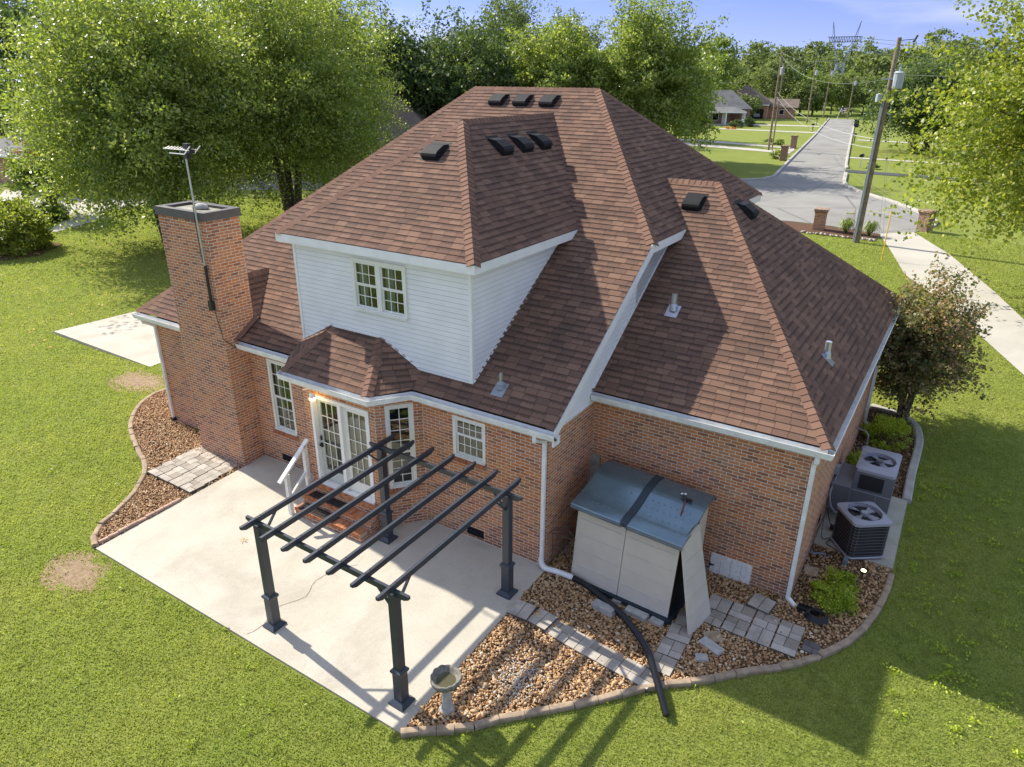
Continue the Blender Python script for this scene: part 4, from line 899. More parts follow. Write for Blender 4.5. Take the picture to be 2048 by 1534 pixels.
slab_at(2,3.85,1.38,-.12,'two-part slab standing alone beside the brick wing wall',None,z=-.15)
slab_at(4,4.86,.75,0,'small dark paving slab at the right end of the double row',None)
for i in range(4):
    for j in range(4): slab_at((i*3+j)%4,-9.78+i*.43+.03*j*-1,-1.9+j*.4,-.03,'grey slab of the square paved pad at the foot of the chimney','slabs of the chimney pad',z=-.07)
# loose blocks and flagstones
def block(x,y,r,l,w_,h,label,mat='statuary2',z=0,tilt=0):
    m=MB(); m.box(-l/2,l/2,-w_/2,w_/2,0,h); o=obj('concrete_block',m,mat,label=label,cat='block'); o.location=(x,y,gz(x,y)+.04+z); o.rotation_euler=(tilt,0,r)
    b=o.modifiers.new('b','BEVEL'); b.width=.008; b.segments=2
block(1.44,-.33,-.15,.44,.17,.06,'lower of two pale blocks stacked on the gravel beside the black hose'); block(1.43,-.32,-.1,.42,.17,.05,'upper of two pale blocks stacked on the gravel beside the black hose',z=.062)
block(2.0,-.13,-.07,.42,.16,.1,'pale concrete block in front of the right half of the shed'); block(1.55,.02,.1,.17,.14,.07,'small pale block tucked under the middle of the shed'); block(2.38,-.12,-.1,.24,.14,.07,'short pale block under the right front corner of the shed'); block(1.25,.1,.0,.24,.14,.07,'pale block tucked under the left half of the shed')
block(3.4,-.15,-.35,.42,.2,.05,'long pale flagstone lying on gravel beside the leaning shed panel'); block(3.35,-.5,.5,.2,.16,.05,'small grey stone lying below the long flagstone'); block(3.35,.1,.6,.3,.26,.03,'broken brown flagstone between leaning panel and double slab row','edging')
block(4.42,2.9,.1,.26,.3,.04,'brown flagstone leaning by the wing side wall','edging',tilt=.2)
m=MB(); m.lathe((0,0,0),[(0,.045),(.13,.045),(.14,.02),(.14,-.03)],20); o=obj('round_stepping_stone',m,'statuary2',label='round grey stepping stone on gravel next to the patio corner',cat='stepping stone'); o.location=(.18,-1.02+.12,-.12)
# dry leaf on the patio
m=MB()
for k in range(5):
    a=k*2*PI/5; m.face([(0,0,.01),(math.cos(a-.25)*.05,math.sin(a-.25)*.05,.02),(math.cos(a)*.12,math.sin(a)*.12,.035),(math.cos(a+.25)*.05,math.sin(a+.25)*.05,.02)])
o=obj('dry_leaf',m,'dryleaf',label='single orange dry leaf lying on the patio left of the pergola',cat='leaf'); o.location=(-5.8,-2.59,-.098)
# ======================= steps, rail, mats =======================
ST=empty('brick_steps','three level brick steps with rowlock noses below the french doors','steps',(0,0,0))
def stepbox(x0,x1,y0,y1,z0,z1):
    m=MB(); m.box(x0,x1,y0+.0,y1,z0,z1-.068); o=obj('riser',m,'brick',ST)
    n=int((x1-x0)/.072); t=MB()
    for i in range(n): a=x0+(x1-x0)*i/n; t.box(a+.004,a+(x1-x0)/n-.004,y0-.02+random.uniform(-.004,.004),y0+.19,z1-.066,z1+random.uniform(-.002,.002))
    obj('rowlock_nose',t,'stepbrick',o)
    mo=MB(); mo.box(x0+.003,x1-.003,y0-.012,y0+.186,z1-.066,z1-.006); obj('mortar',mo,'mortar',o)
    t=MB(); t.box(x0,x1,y0+.19,y1,z1-.068,z1-.002); obj('tread',t,'brick_tread',o)
MT['stepbrick']=m_isl('orange_rowlock_bricks',[(0,(.38,.13,.05)),(.5,(.47,.19,.085)),(1,(.54,.25,.13))],.85,.25,nsc=14)
MT['brick_tread']=m_brick('brick_tread',[(.4,.15,.07),(.34,.12,.055),(.45,.18,.09),(.3,.1,.05)],h=.09,mh=.1,mort=(.42,.36,.28))
stepbox(-5.58,-3.62,-1.36,-1.0,-.1,.14); stepbox(-5.6,-3.58,-1.1,-.86,-.1,.34); stepbox(-5.55,-3.6,-.86,YB,-.1,.54)
def mat_(x0,x1,y0,y1,z,label):
    m=MB(); nx,ny=14,4
    m.box(x0,x1,y0,y0+.02,z,z+.012); m.box(x0,x1,y1-.02,y1,z,z+.012); m.box(x0,x0+.02,y0,y1,z+.001,z+.013); m.box(x1-.02,x1,y0,y1,z+.001,z+.013)
    for i in range(nx):
        for j in range(ny):
            cx=x0+(x1-x0)*(i+.5)/nx; cy=y0+(y1-y0)*(j+.5)/ny; r=.026
            m.tube([(cx+r*math.cos(a),cy+r*math.sin(a),z+.006) for a in [q*PI/3 for q in range(7)]],.008,4,cap=False)
            m.box(cx-.012,cx+.012,cy-.012,cy+.012,z,z+.009)
    return obj('door_mat',m,'black',label=label,cat='mat')
mat_(-5.42,-4.45,-1.08,-.87,.345,'black openwork rubber mat on the upper brick tread'); mat_(-5.5,-4.45,-1.36,-1.12,.145,'black openwork rubber mat on the lowest brick tread')
HR=empty('handrail','white wooden handrail beside the brick steps','handrail',(0,0,0))
m=MB(); m.box(-5.73,-5.64,-1.43,-1.34,-.06,.93); obj('post',m,'oldwhite',HR); m=MB(); m.box(-5.72,-5.63,-.88,-.79,-.02,1.42); obj('post',m,'oldwhite',HR)
m=MB(); m.bar((-5.68,-1.6,.83),(-5.68,-.72,1.5),.1,.045); obj('top_rail',m,'white',HR); m=MB(); m.bar((-5.68,-1.36,.35),(-5.68,-.86,.75),.045,.07); obj('lower_rail',m,'oldwhite',HR)
# ======================= pergola =======================
PG=empty('pergola','dark grey metal pergola with four posts and seven slats standing on the patio','pergola',(0,0,0))
px0,px1,py0,py1,th=-3.314,-.298,-3.889,-.952,-.022
def pgp(s,t): a=px1-px0;b=py1-py0; return px0+s*a*math.cos(th)-t*b*math.sin(th),py0+s*a*math.sin(th)+t*b*math.cos(th)
def pgz(y): return .038*y
for s in (0,1):
    for t in (0,1):
        x,y=pgp(s,t); z=pgz(y); m=MB(); m.box(-.066,.066,-.066,.066,.6,2.14); po_=obj('post',m,'dark',PG); po_.location=(x,y,z); po_.rotation_euler=(0,0,th)
        m=MB(); m.box(-.082,.082,-.082,.082,.07,.64)
        def frus(m,a,b,z0,z1):
            A=[(-a,-a,z0),(a,-a,z0),(a,a,z0),(-a,a,z0)];B=[(-b,-b,z1),(b,-b,z1),(b,b,z1),(-b,b,z1)]
            for i in range(4): m.face([A[i],A[(i+1)%4],B[(i+1)%4],B[i]])
            m.face(B); m.face(A[::-1])
        frus(m,.085,.105,.6,.64); frus(m,.105,.105,.64,.675); frus(m,.105,.07,.675,.7); obj('sleeve',m,'dark',po_)
        m=MB(); frus(m,.15,.15,0,.035); frus(m,.15,.09,.035,.085); obj('base_plate',m,'dark',po_)
def pg3(s,t,z,ex=0,ey=0):
    x,y=pgp(s,t); x+=ex*math.cos(th)-ey*math.sin(th); y+=ex*math.sin(th)+ey*math.cos(th); return (x,y,z+pgz(y))
def tapered(p,q,w_,h,cut=.09):
    # bar with bevelled undersides at the ends
    p,q=Vector(p),Vector(q); d=(q-p); L_=d.length; d.normalize(); sd=d.cross(Vector((0,0,1))).normalized()*w_/2; up=sd.cross(d).normalized()*h; up=Vector((0,0,h))
    m=MB(); prof=[p+d*cut,q-d*cut,q+up*.45,q+up,p+up,p+up*.45]
    A=[x+sd for x in prof];B=[x-sd for x in prof]
    for i in range(6): m.face([A[i],A[(i+1)%6],B[(i+1)%6],B[i]])
    m.face(A[::-1]); m.face(B); return m
for t in (0,1): obj('beam',tapered(pg3(0,t,2.1,ex=-.3),pg3(1,t,2.1,ex=.3),.05,.1),'dark',PG)
for i in range(7):
    s=i/6; m=tapered(pg3(s,0,2.19,ey=-.34),pg3(s,1,2.19,ey=.4),.048,.1); r_=obj('rafter',m,'dark',PG)
    b=MB()
    for tt,e in ((0,-.05),(0,.05),(1,-.05),(1,.05),(.5,-.04),(.5,.04)):
        p=pg3(s,tt,2.29,ey=e); b.box(p[0]-.008,p[0]+.008,p[1]-.008,p[1]+.008,p[2]-.002,p[2]+.006)
    obj('bolts',b,'blackplastic',r_)
for s in (0,1):
    for t in (0,1):
        sx=1 if s==0 else -1; sy=1 if t==0 else -1
        m=MB(); m.bar(pg3(s,t,1.83,ex=sx*.05),pg3(s,t,2.11,ex=sx*.32),.03,.04); obj('brace',m,'dark',PG)
        m=MB(); m.bar(pg3(s,t,1.86,ey=sy*.05),pg3(s,t,2.2,ey=sy*.36),.03,.04,up=(1,0,0)); obj('brace',m,'dark',PG)
# ======================= shed =======================
SH=empty('storage_shed','beige resin storage shed with a dark teal curved lid against the wing wall','shed',(0,0,0))
m=MB(); m.prism([(.46,.06),(2.6,-.06),(2.68,1.45),(.6,1.6)],-.17,-.07); m.prism([(.5,.1),(2.55,-.0),(2.62,1.4),(.62,1.55)],-.07,-.06); obj('base',m,'shedbase',SH)
BLp,BRp,TLp,TRp=Vector((.51,.11,-.09)),Vector((2.53,.0,-.09)),Vector((.54,.27,1.55)),Vector((2.57,.17,1.53))
def panel(A,B,C_,D_,th_,name,nrow=5,mat='shedwall',parent=SH,label=None):
    # A bottom-left, B bottom-right, C_ top-right, D_ top-left
    n_=(B-A).cross(D_-A).normalized(); m=MB(); q=[A,B,C_,D_]; b_=[p-n_*th_ for p in q]
    m.face(q); m.face(b_[::-1])
    for i in range(4): m.face([b_[i],b_[(i+1)%4],q[(i+1)%4],q[i]])
    o=obj(name,m,mat,parent,label=label); g=MB()
    for r in range(1,nrow):
        t=r/nrow; a_=(A.lerp(B,.06)).lerp(D_.lerp(C_,.06),t)+n_*.006; b2_=(A.lerp(B,.94)).lerp(D_.lerp(C_,.94),t)+n_*.006; g.tube([a_,b2_],.009,5)
    for r in range(0):
        t0,t1=(r+.06)/nrow,(r+.94)/nrow; s0,s1=.07,.93
        f=lambda s,t:(A.lerp(B,s)).lerp(D_.lerp(C_,s),t)+n_*.014
        f0=lambda s,t:(A.lerp(B,s)).lerp(D_.lerp(C_,s),t)+n_*.0005
        P=[f(s0,t0),f(s1,t0),f(s1,t1),f(s0,t1)];P0=[f0(s0-.012,t0-.01),f0(s1+.012,t0-.01),f0(s1+.012,t1+.01),f0(s0-.012,t1+.01)]
        g.face(P)
        for i in range(4): g.face([P0[i],P0[(i+1)%4],P[(i+1)%4],P[i]])
    obj('ribs',g,mat,o); return o
mid=lambda a,b,t:a.lerp(b,t)
panel(BLp,mid(BLp,BRp,.492),mid(TLp,TRp,.492),TLp,.03,'front_door_panel'); panel(mid(BLp,BRp,.498),BRp,TRp,mid(TLp,TRp,.498),.03,'front_door_panel')
m=MB(); m.face([BLp,TLp,Vector((.6,1.5,1.75)),Vector((.62,1.5,-.09))]); m.face([Vector((.62,1.5,-.09)),Vector((.6,1.5,1.75)),Vector((2.64,1.4,1.75)),Vector((2.62,1.4,-.09))]); m.face([Vector((2.6,1.0,-.09)),Vector((2.62,1.4,-.09)),Vector((2.64,1.4,1.73)),Vector((2.62,1.0,1.65))]); obj('side_wall',m,'shedwall',SH)
lp=[(.12,1.5),(.13,1.56),(.28,1.6),(.5,1.63),(.75,1.7),(1.0,1.79),(1.25,1.84),(1.48,1.85),(1.62,1.8),(1.62,1.74)]
lp=smoothpath(lp,3)
def lidpart(xa,xb,dz=0,ins=0):
    m=MB(); 
    def pt_(x,y,z): t=(x-.5)/2.1; return (x+.06*(y-.2),y-.13*t+ins*(1 if y<.2 else 0),z+dz-.02*t)
    for (a,b) in zip(lp[:-1],lp[1:]):
        m.face([pt_(xa,*a),pt_(xb,*a),pt_(xb,*b),pt_(xa,*b)])
        m.face([pt_(xa,a[0],a[1]-.04),pt_(xa,b[0],b[1]-.04),pt_(xb,b[0],b[1]-.04),pt_(xb,a[0],a[1]-.04)])
        for x in (xa,xb): m.face([pt_(x,a[0],a[1]-.04),pt_(x,b[0],b[1]-.04),pt_(x,*b),pt_(x,*a)])
    return m
for xa,xb in ((.44,1.5),(1.58,2.66)):
    o=obj('lid',lidpart(xa,xb),'shedlid',SH,smooth=False); m=MB()
    for i in range(7):
        for j in range(4):
            u=i+.5*(j%2); x=xa+.1+u*(xb-xa-.2)/7.3; yy=.35+j*.17; 
            for a,b in zip(lp[:-1],lp[1:]):
                if a[0]<=yy<=b[0]: zz=a[1]+(b[1]-a[1])*(yy-a[0])/(b[0]-a[0]); break
            t=(x-.5)/2.1; m.lathe((x+.06*(yy-.2),yy-.13*t,zz-.02*t),[(.018,-.002),(.014,.003),(0,.004)],8)
    obj('dimples',m,'shedlid',o)
obj('lid_strap',lidpart(1.47,1.61,.025),'shedbase',SH)
A,B,C_,D_=Vector((3.01,-.11,-.16)),Vector((3.14,.63,-.16)),Vector((2.88,.62,1.7)),Vector((2.63,.1,1.5))
C2=D_+(B-A)*.78; C_=C2+Vector((.03,.02,.2))
pn=panel(A,B,C2,D_,.05,'open_side_door',label='loose beige side door leaning open at the right of the shed'); m=MB()
q=smoothpath([tuple(D_),tuple(D_.lerp(C2,.35)+Vector((0.01,0,.13))),tuple(D_.lerp(C2,.75)+Vector((.01,0,.19))),tuple(C2+Vector((.0,0,.12))),tuple(C2)],4); m.face([Vector(p) for p in q]); m.face([Vector(p)-Vector((.05,-.01,0)) for p in q][::-1]); obj('door_top',m,'shedwall',pn)
m=MB(); m.face([(2.5,.1,-.05),(2.6,1.3,-.05),(2.6,1.3,1.6),(2.5,.3,1.5)]); obj('dark_interior',m,'interior',SH)
# small clamp on lid
GO=empty('garden_ornament','small dark bird shaped ornament with a red stake lying on the shed lid','ornament',(2.3,1.0,1.82))
m=MB(); m.lathe((0,0,.0),[(0,-.02),(.05,0),(.03,.05),(0,.07)],8); m.lathe((-.06,.03,.03),[(0,-.02),(.035,0.01),(0,.04)],8); m.bar((0,0,.02),(.14,-.02,.02),.05,.03); obj('bird',m,'blackplastic',GO)
m=MB(); m.tube([(.02,-.02,0),(.06,-.35,-.1)],.012,6); obj('stake',m,'rust2',GO) if MT.setdefault('rust2',plain('red_brown_paint',(.25,.06,.04),.6,.3)) else 0
m=MB(); m.lathe((-.08,.06,.05),[(0,0),(.025,.01),(0,.03)],8); m.lathe((-.02,.07,.06),[(0,0),(.025,.01),(0,.03)],8); obj('beads',m,'white',GO)
# board leaning in the corner
m=MB(); m.bar((.1,1.72,-.15),(.1,1.83,1.7),.2,.025,up=(0,1,0)); obj('wooden_board',m,'wood',label='weathered grey board leaning in the corner behind the shed',cat='board')
# hose
def corr(path,r,pitch,a,seg=12):
    P=smoothpath(path,8); V=[Vector(p) for p in P]; out=[];rs=[]; d=0; cum=[0]
    for i in range(1,len(V)): cum.append(cum[-1]+(V[i]-V[i-1]).length)
    s=0;i=0;k=0
    while s<cum[-1]:
        while cum[i+1]<s: i+=1
        out.append(V[i].lerp(V[i+1],(s-cum[i])/(cum[i+1]-cum[i]))); rs.append(r+(a if k%2 else -a)); s+=pitch/2; k+=1
    m=MB(); m.tube(out,rs,seg); return m
HZ0=-.1
m=corr([(-.06,-.07,.25),(-.03,-.1,.13),(.08,-.12,.07),(.3,-.06,.045),(.62,.0,.0)],.055,.03,.004); obj('drain_elbow',m,'gutter',label='white ribbed drain pipe joining the downspout to the black hose',cat='drain pipe')
m=corr([(.58,.0,.005),(.9,-.0,-.05),(1.25,-.1,-.08),(1.7,-.28,-.09),(2.05,-.5,-.09),(2.35,-.74,-.08),(2.6,-1.0,-.07),(2.85,-1.35,-.07),(3.08,-1.68,-.08),(3.3,-1.98,-.13)],.055,.026,.005); obj('drain_hose',m,'blackplastic',label='black corrugated drain hose snaking from the house corner to the lawn',cat='hose')
# bird bath
BB=empty('bird_bath','weathered stone bird bath with scalloped bowl at the patio corner','bird bath',(.38,-3.68,-.19)); BB.scale=(.88,.88,.95)
m=MB(); m.lathe((0,0,0),[(.15,0),(.155,.04),(.12,.08),(.1,.13),(.085,.4),(.1,.52),(.13,.56)],12,fn=lambda a,r,z:1+.05*math.cos(6*a)); obj('pedestal',m,'statuary2',BB,smooth=True)
m=MB(); sc=lambda a,r,z:1+(.055*abs(math.sin(5.5*a+.3))+.035*math.sin(3*a)+.02*math.sin(13*a)-.03)*(r>.2); m.lathe((0,0,0),[(.05,.53),(.14,.56),(.24,.63),(.275,.7),(.272,.73),(.262,.745),(.235,.74),(.21,.7),(.15,.655),(.1,.645),(0,.64)],66,fn=sc); obj('bowl',m,'statuary',BB,smooth=True)
m=MB(); m.lathe((0,0,0),[(.17,.672),(0,.674)],24); obj('still_water',m,'water',BB)
# wire plant stand
PS=empty('plant_stand','rusty wire plant stand with fan shaped tiers in the corner by the downspout','plant stand',(.28,.22,-.1)); m=MB()
for zz,r in ((.85,.26),(.5,.22)):
    for k in range(3): m.tube([(math.cos(a)*r*(1-.13*k),-.1+math.sin(a)*r*.7*(1-.13*k),zz+.0*k+.05*k) for a in [PI*q/8 for q in range(9)]],.006,4)
    m.tube([(-r,-.1,zz),(r,-.1,zz)],.006,4)
    for q in range(5): a=PI*q/4; m.tube([(0,-.1,zz+.03),(math.cos(a)*r,-.1+math.sin(a)*r*.7,zz)],.005,4)
for x in (-.2,.2): m.tube([(x,-.1,0),(x,-.1,.85)],.008,5)
m.tube([(0,.1,0),(0,.08,.85)],.008,5); obj('wire_frame',m,'rust',PS)
# air conditioner, round cornered
AC=empty('air_conditioner','black louvred air conditioner with light grey rounded top on the concrete pad','air conditioner',(5.05,4.2,-.13),rz=math.radians(-53))
def rsq(h,r,n=5):
    out=[]
    for cx,cy,a0 in ((h-r,h-r,0),(-(h-r),h-r,90),(-(h-r),-(h-r),180),(h-r,-(h-r),270)):
        for i in range(n+1): a=math.radians(a0+90*i/n); out.append((cx+r*math.cos(a),cy+r*math.sin(a)))
    return out
m=MB(); m.prism(rsq(.38,.1),.04,.82); obj('body',m,'black',AC)
m=MB()
for i in range(10):
    z=.1+i*.072; P=[(x,y,z) for x,y in rsq(.385,.1)]; m.tube(P+[P[0]],.0035,4,cap=False)
for x,y in rsq(.387,.1,2): m.tube([(x,y,.04),(x,y,.82)],.003,4)
obj('wire_guard',m,'hvac',AC)
m=MB(); P=[(x,y,.05) for x,y in rsq(.39,.1)]; m.tube(P+[P[0]],.022,6,cap=False); obj('base_pan',m,'hvaclight',AC)
def fan_top(parent,hw,hy,z,r,matt='hvaclight',corner=.1):
    m=MB(); N=48; out=[]
    sq=rsq(hw,corner,11) if abs(hw-hy)<1e-3 else None
    for k in range(N):
        a=2*PI*k/N; dx,dy=math.cos(a),math.sin(a)
        if sq: 
            best=max(sq,key=lambda p:(p[0]*dx+p[1]*dy)/math.hypot(*p)); out.append((best[0],best[1]))
        else: s=min(hw/abs(dx) if abs(dx)>1e-6 else 9,hy/abs(dy) if abs(dy)>1e-6 else 9); out.append((dx*s,dy*s))
    inn=[(r*math.cos(2*PI*k/N),r*math.sin(2*PI*k/N)) for k in range(N)]; i2=[(.93*r*math.cos(2*PI*k/N),.93*r*math.sin(2*PI*k/N)) for k in range(N)]
    for k in range(N):
        j=(k+1)%N
        m.face([(*out[k],z),(*out[j],z),(*inn[j],z+.03),(*inn[k],z+.03)]); m.face([(*out[k],z-.06),(*out[j],z-.06),(*out[j],z),(*out[k],z)]); m.face([(*inn[k],z+.03),(*inn[j],z+.03),(*i2[j],z-.08),(*i2[k],z-.08)])
    obj('top_cover',m,matt,parent)
    m=MB()
    m.lathe((0,0,z-.046),[(0,0),(r*.95,0)],24); obj('fan_well',m,'black',parent)
    m=MB(); m.lathe((0,0,z-.045),[(.0,.07),(.07,.07),(.08,0)],14); obj('motor',m,'hvaclight' if corner else 'hvac',parent)
    for k in range(4):
        b=MB(); a=k*PI/2+.5; P=[]
        for (rr,da,zz) in ((.08,-.3,-.035),(r*.88,-.28,-.04),(r*.88,.32,-.005),(.08,.35,.0)): P.append((rr*math.cos(a+da),rr*math.sin(a+da),z+zz))
        b.face(P); b.face([(x,y,q-.004) for x,y,q in P][::-1]); obj('fan_blade',b,'hvaclight',parent)
    m=MB()
    for rr in [r*q for q in (.45,.7,.95)]: m.tube([(rr*math.cos(2*PI*k/32),rr*math.sin(2*PI*k/32),z+.03) for k in range(33)],.0018,3,cap=False)
    for k in range(10): a=2*PI*k/10; m.tube([(.06*math.cos(a),.06*math.sin(a),z+.035),(r*1.1*math.cos(a),r*1.1*math.sin(a),z+.03)],.002,3)
    obj('fan_grille',m,'black',parent)
fan_top(AC,.41,.41,.87,.33)
HP=empty('heat_pump','tall grey packaged heat pump with a square fan top beside the brick wing','heat pump',(5.04,5.95,-.13))
m=MB(); m.box(-.39,.39,-.6,.6,.05,1.185); obj('cabinet',m,'hvac',HP); fan_top(HP,.4,.61,1.24,.33,corner=0)
m=MB(); m.box(-.28,.2,-.612,-.603,.78,1.12); obj('coil_grille',m,'black',HP); m=MB(); m.box(-.39,.39,-.615,-.6,.7,.715); m.box(.1,.11,-.61,-.6,.1,.7); obj('panel_seams',m,'hvaclight',HP)
m=MB(); m.box(-.75,-.39,-.9,.15,.25,.88); m.box(-.78,-.39,-.93,.18,.86,.9); obj('duct_box',m,'hvac',HP)
m=MB(); m.tube(smoothpath([(-.72,-.8,.9),(-.76,-.96,.7),(-.7,-1.0,.4),(-.55,-1.0,.25),(-.35,-.95,.25)],4),.025,6); m.tube([(-.72,-.85,.95),(-.72,.3,1.0)],.012,5); m.box(-.8,-.7,-.6,-.45,.95,1.15); obj('conduit',m,'conduit',HP)
# cables between units
m=MB(); m.tube(smoothpath([(4.3,4.8,.5),(4.32,4.4,.1),(4.4,4.1,-.08),(4.6,4.35,-.1),(4.5,4.0,-.1),(4.75,3.85,-.12),(4.5,3.5,-.15)],5),.009,4); m.tube(smoothpath([(4.3,4.9,.2),(4.45,4.7,-.05),(4.6,4.9,-.1),(4.75,4.7,-.1)],4),.014,4); m.box(4.45,4.58,4.6,4.68,-.12,-.05); obj('cables',m,'blackplastic',label='tangle of black cables on the pad beside the wall',cat='cable')
m=MB(); m.tube(smoothpath([(4.3,3.4,.0),(4.36,3.35,-.02),(4.4,3.5,-.08),(4.55,3.62,-.12)],4),.02,6); obj('pipe_bend',m,'bluegrey',label='grey bent pipe at the base of the wing side wall',cat='pipe')
m=MB(); m.box(4.9,4.98,3.5,3.64,-.18,-.04); obj('junction_box',m,'bluegrey',label='small blue grey box standing in the bed before the pad',cat='box')
m=MB(); m.tube([(4.26,8.6,.6),(4.5,8.5,.6),(4.58,8.5,.5),(4.58,8.6,.1)],.02,6); m.lathe((4.58,8.7,-.1),[(0,0),(.07,0),(.08,.12),(.06,.2),(0,.22)],10); m.box(4.5,4.6,8.35,8.45,-.15,.2); obj('gas_meter',m,'conduit',label='grey gas pipe and meter by the wing side wall',cat='gas meter')
# coiled drain and lamp in the bed
m=MB()
for k in range(5): m.tube([(4.78+(.2-.015*k)*math.cos(a),1.55+(.16-.01*k)*math.sin(a),-.12+.02*k) for a in [2*PI*q/16 for q in range(17)]],.014,5,cap=False)
obj('coiled_wire',m,'blackplastic',label='loose coil of black wire beside the lime green shrub',cat='wire coil')
m=MB(); m.box(4.42,4.8,1.62,1.75,-.18,-.12); m.box(4.43,4.79,1.62,1.635,-.12,-.08); m.box(4.43,4.79,1.735,1.75,-.12,-.08); obj('splash_block',m,'blackplastic',label='dark splash tray under the downspout elbow',cat='splash block')
GL=empty('garden_spotlight','small lit garden spotlight glowing in the mulch bed','garden light',(5.3,3.28,-.16)); m=MB(); m.tube([(0,0,0),(0,0,.1)],.012,6); m.tube([(0,0,.1),(0,.0,.17)],[.03,.055],10); obj('lamp_housing',m,'blackplastic',GL); m=MB(); m.lathe((0,0,.165),[(.05,0),(.03,.02),(0,.025)],12); obj('lens',m,'lamp2',GL)
# ======================= vegetation =======================
def crown_pts(n,rx,ry,rz,clumps,cs,droop=0,inner=.45,seed=0,top=1.0,lobes=5):
    R=np.random.default_rng(seed); 
    d=R.normal(size=(clumps,3)); d/=np.linalg.norm(d,axis=1)[:,None]
    rr=inner+(1-inner)*R.uniform(size=clumps)**.6
    lb=R.normal(size=(lobes,3)); lb/=np.linalg.norm(lb,axis=1)[:,None]
    rr*= .84+.22*np.max(np.clip(d@lb.T,0,1)**3,axis=1)+R.normal(0,.05,clumps)
    c=d*rr[:,None]*np.array([rx,ry,rz]); 
    c[:,0:2]*=np.where(c[:,2:3]>0,1-.25*(c[:,2:3]/rz)**2*(top),1)
    w=R.uniform(.4,1.6,clumps); w/=w.sum(); idx=R.choice(clumps,n,p=w); k=R.uniform(.6,1.4,clumps)[idx][:,None]
    off=R.normal(size=(n,3))*np.array([cs,cs,cs*.55])*k*.6
    off[:,2]-=droop*np.hypot(off[:,0],off[:,1])
    return c[idx]+off,c
def limb_pts(n,rx,ry,rz,limbs,cs,droop=0,seed=0,low=-.75):
    """leaves hung along curved limbs, so the outline stays uneven and the sky shows between them"""
    R=np.random.default_rng(seed); low=-.92 if rz<2.5 else low; z=R.uniform(low,1,limbs); a=R.uniform(0,2*PI,limbs); q=np.sqrt(np.maximum(0,1-z*z)); d=np.stack([q*np.cos(a),q*np.sin(a),z],-1)
    ln=R.uniform(.72,1.12,limbs); k=R.choice(limbs,n,p=ln/ln.sum()); t=R.uniform(.22,1,n)**.62
    sub_=R.integers(0,14,n); tw=np.random.default_rng(seed+1).normal(0,.2,(limbs,14,3)); st=np.random.default_rng(seed+2).uniform(.3,1.0,(limbs,14))
    tt=np.clip(t*.55+st[k,sub_]*.45,0,1.05)
    P=d[k]*(ln[k]*tt)[:,None]+tw[k,sub_]*(.35+.9*tt)[:,None]
    P=P*np.array([rx,ry,rz]); P[:,2]-=droop*rz*.22*tt**2*q[k]
    off=R.normal(size=(n,3))*np.array([cs,cs,cs*.5])*(.75-.3*tt)[:,None]; off[:,2]-=droop*np.abs(off[:,0]+off[:,1])*.5
    c=d*(ln*.9)[:,None]*np.array([rx,ry,rz]); return P+off,c
def tree(name,label,cat,loc,r,cz,mat,n,size,clumps=160,cs=1.0,trunk=.25,droop=0,seed=1,limbs=9,stems=1,group=None,up=.4,inner=.45,lobes=5,base_r=None,asp=.55):
    """r=(rx,ry,rz), cz = crown centre height above base"""
    e=empty(name,label,cat,loc,group); P,c=limb_pts(n,*r,max(26,clumps//4),cs*.62,droop,seed)
    P[:,2]+=cz; P[:,2]=np.maximum(P[:,2],.25)
    V,F=leafmesh(P,size,up,asp); obj('crown',(V,F),LEAF[mat],e)
    R=random.Random(seed); m=MB()
    for s in range(stems):
        a=2*PI*s/max(stems,1)+.4; bx,by=(0,0) if stems==1 else (.35*trunk/.25*math.cos(a),.35*trunk/.25*math.sin(a))
        tx,ty=(R.uniform(-.1,.1)*r[0],R.uniform(-.1,.1)*r[1]) if stems==1 else (math.cos(a)*r[0]*.35,math.sin(a)*r[1]*.35)
        zt=cz+r[2]*.5; p=[(bx,by,-.1),(bx+(tx-bx)*.2,by+(ty-by)*.2,zt*.25),(bx+(tx-bx)*.55,by+(ty-by)*.55,zt*.6),(tx,ty,zt)]
        m.tube(p,[trunk*1.25,trunk,trunk*.65,trunk*.2],8)
        for k in range(limbs):
            q=c[R.randrange(len(c))]; t=R.uniform(.25,.8); z0=zt*t; sx=bx+(tx-bx)*t; sy=by+(ty-by)*t
            if q[2]+cz<z0*.6: continue
            m.tube([(sx,sy,z0),((sx+q[0])/2,(sy+q[1])/2,(z0+q[2]+cz)/2-.05*r[2]),(q[0]*.95,q[1]*.95,q[2]+cz)],[trunk*.4,trunk*.22,trunk*.06],5)
    obj('trunk',m,'bark',e); return e
# --- big birches left
tree('birch_tree','broad bright green birch with drooping leafy branches behind the chimney','tree',(-33.4,14.2,G0),(6.0,5.9,7.0),7.5,'birch',160000,.19,480,1.2,.2,droop=.45,seed=3,limbs=16,stems=3,up=.2)
tree('birch_tree','tall feathery birch standing in the middle behind the main hip roof','tree',(-33.6,23.5,G0),(6.3,5.8,8.0),8.2,'birch',120000,.19,420,1.15,.22,droop=.5,seed=8,limbs=14,stems=3,up=.2)
tree('birch_tree','airy olive green birch nearest the left end of the roof ridge','tree',(-37.2,30.6,G0),(4.6,4.4,6.8),8.0,'birch',90000,.18,360,1.1,.2,droop=.6,seed=12,limbs=12,stems=2,up=.2)
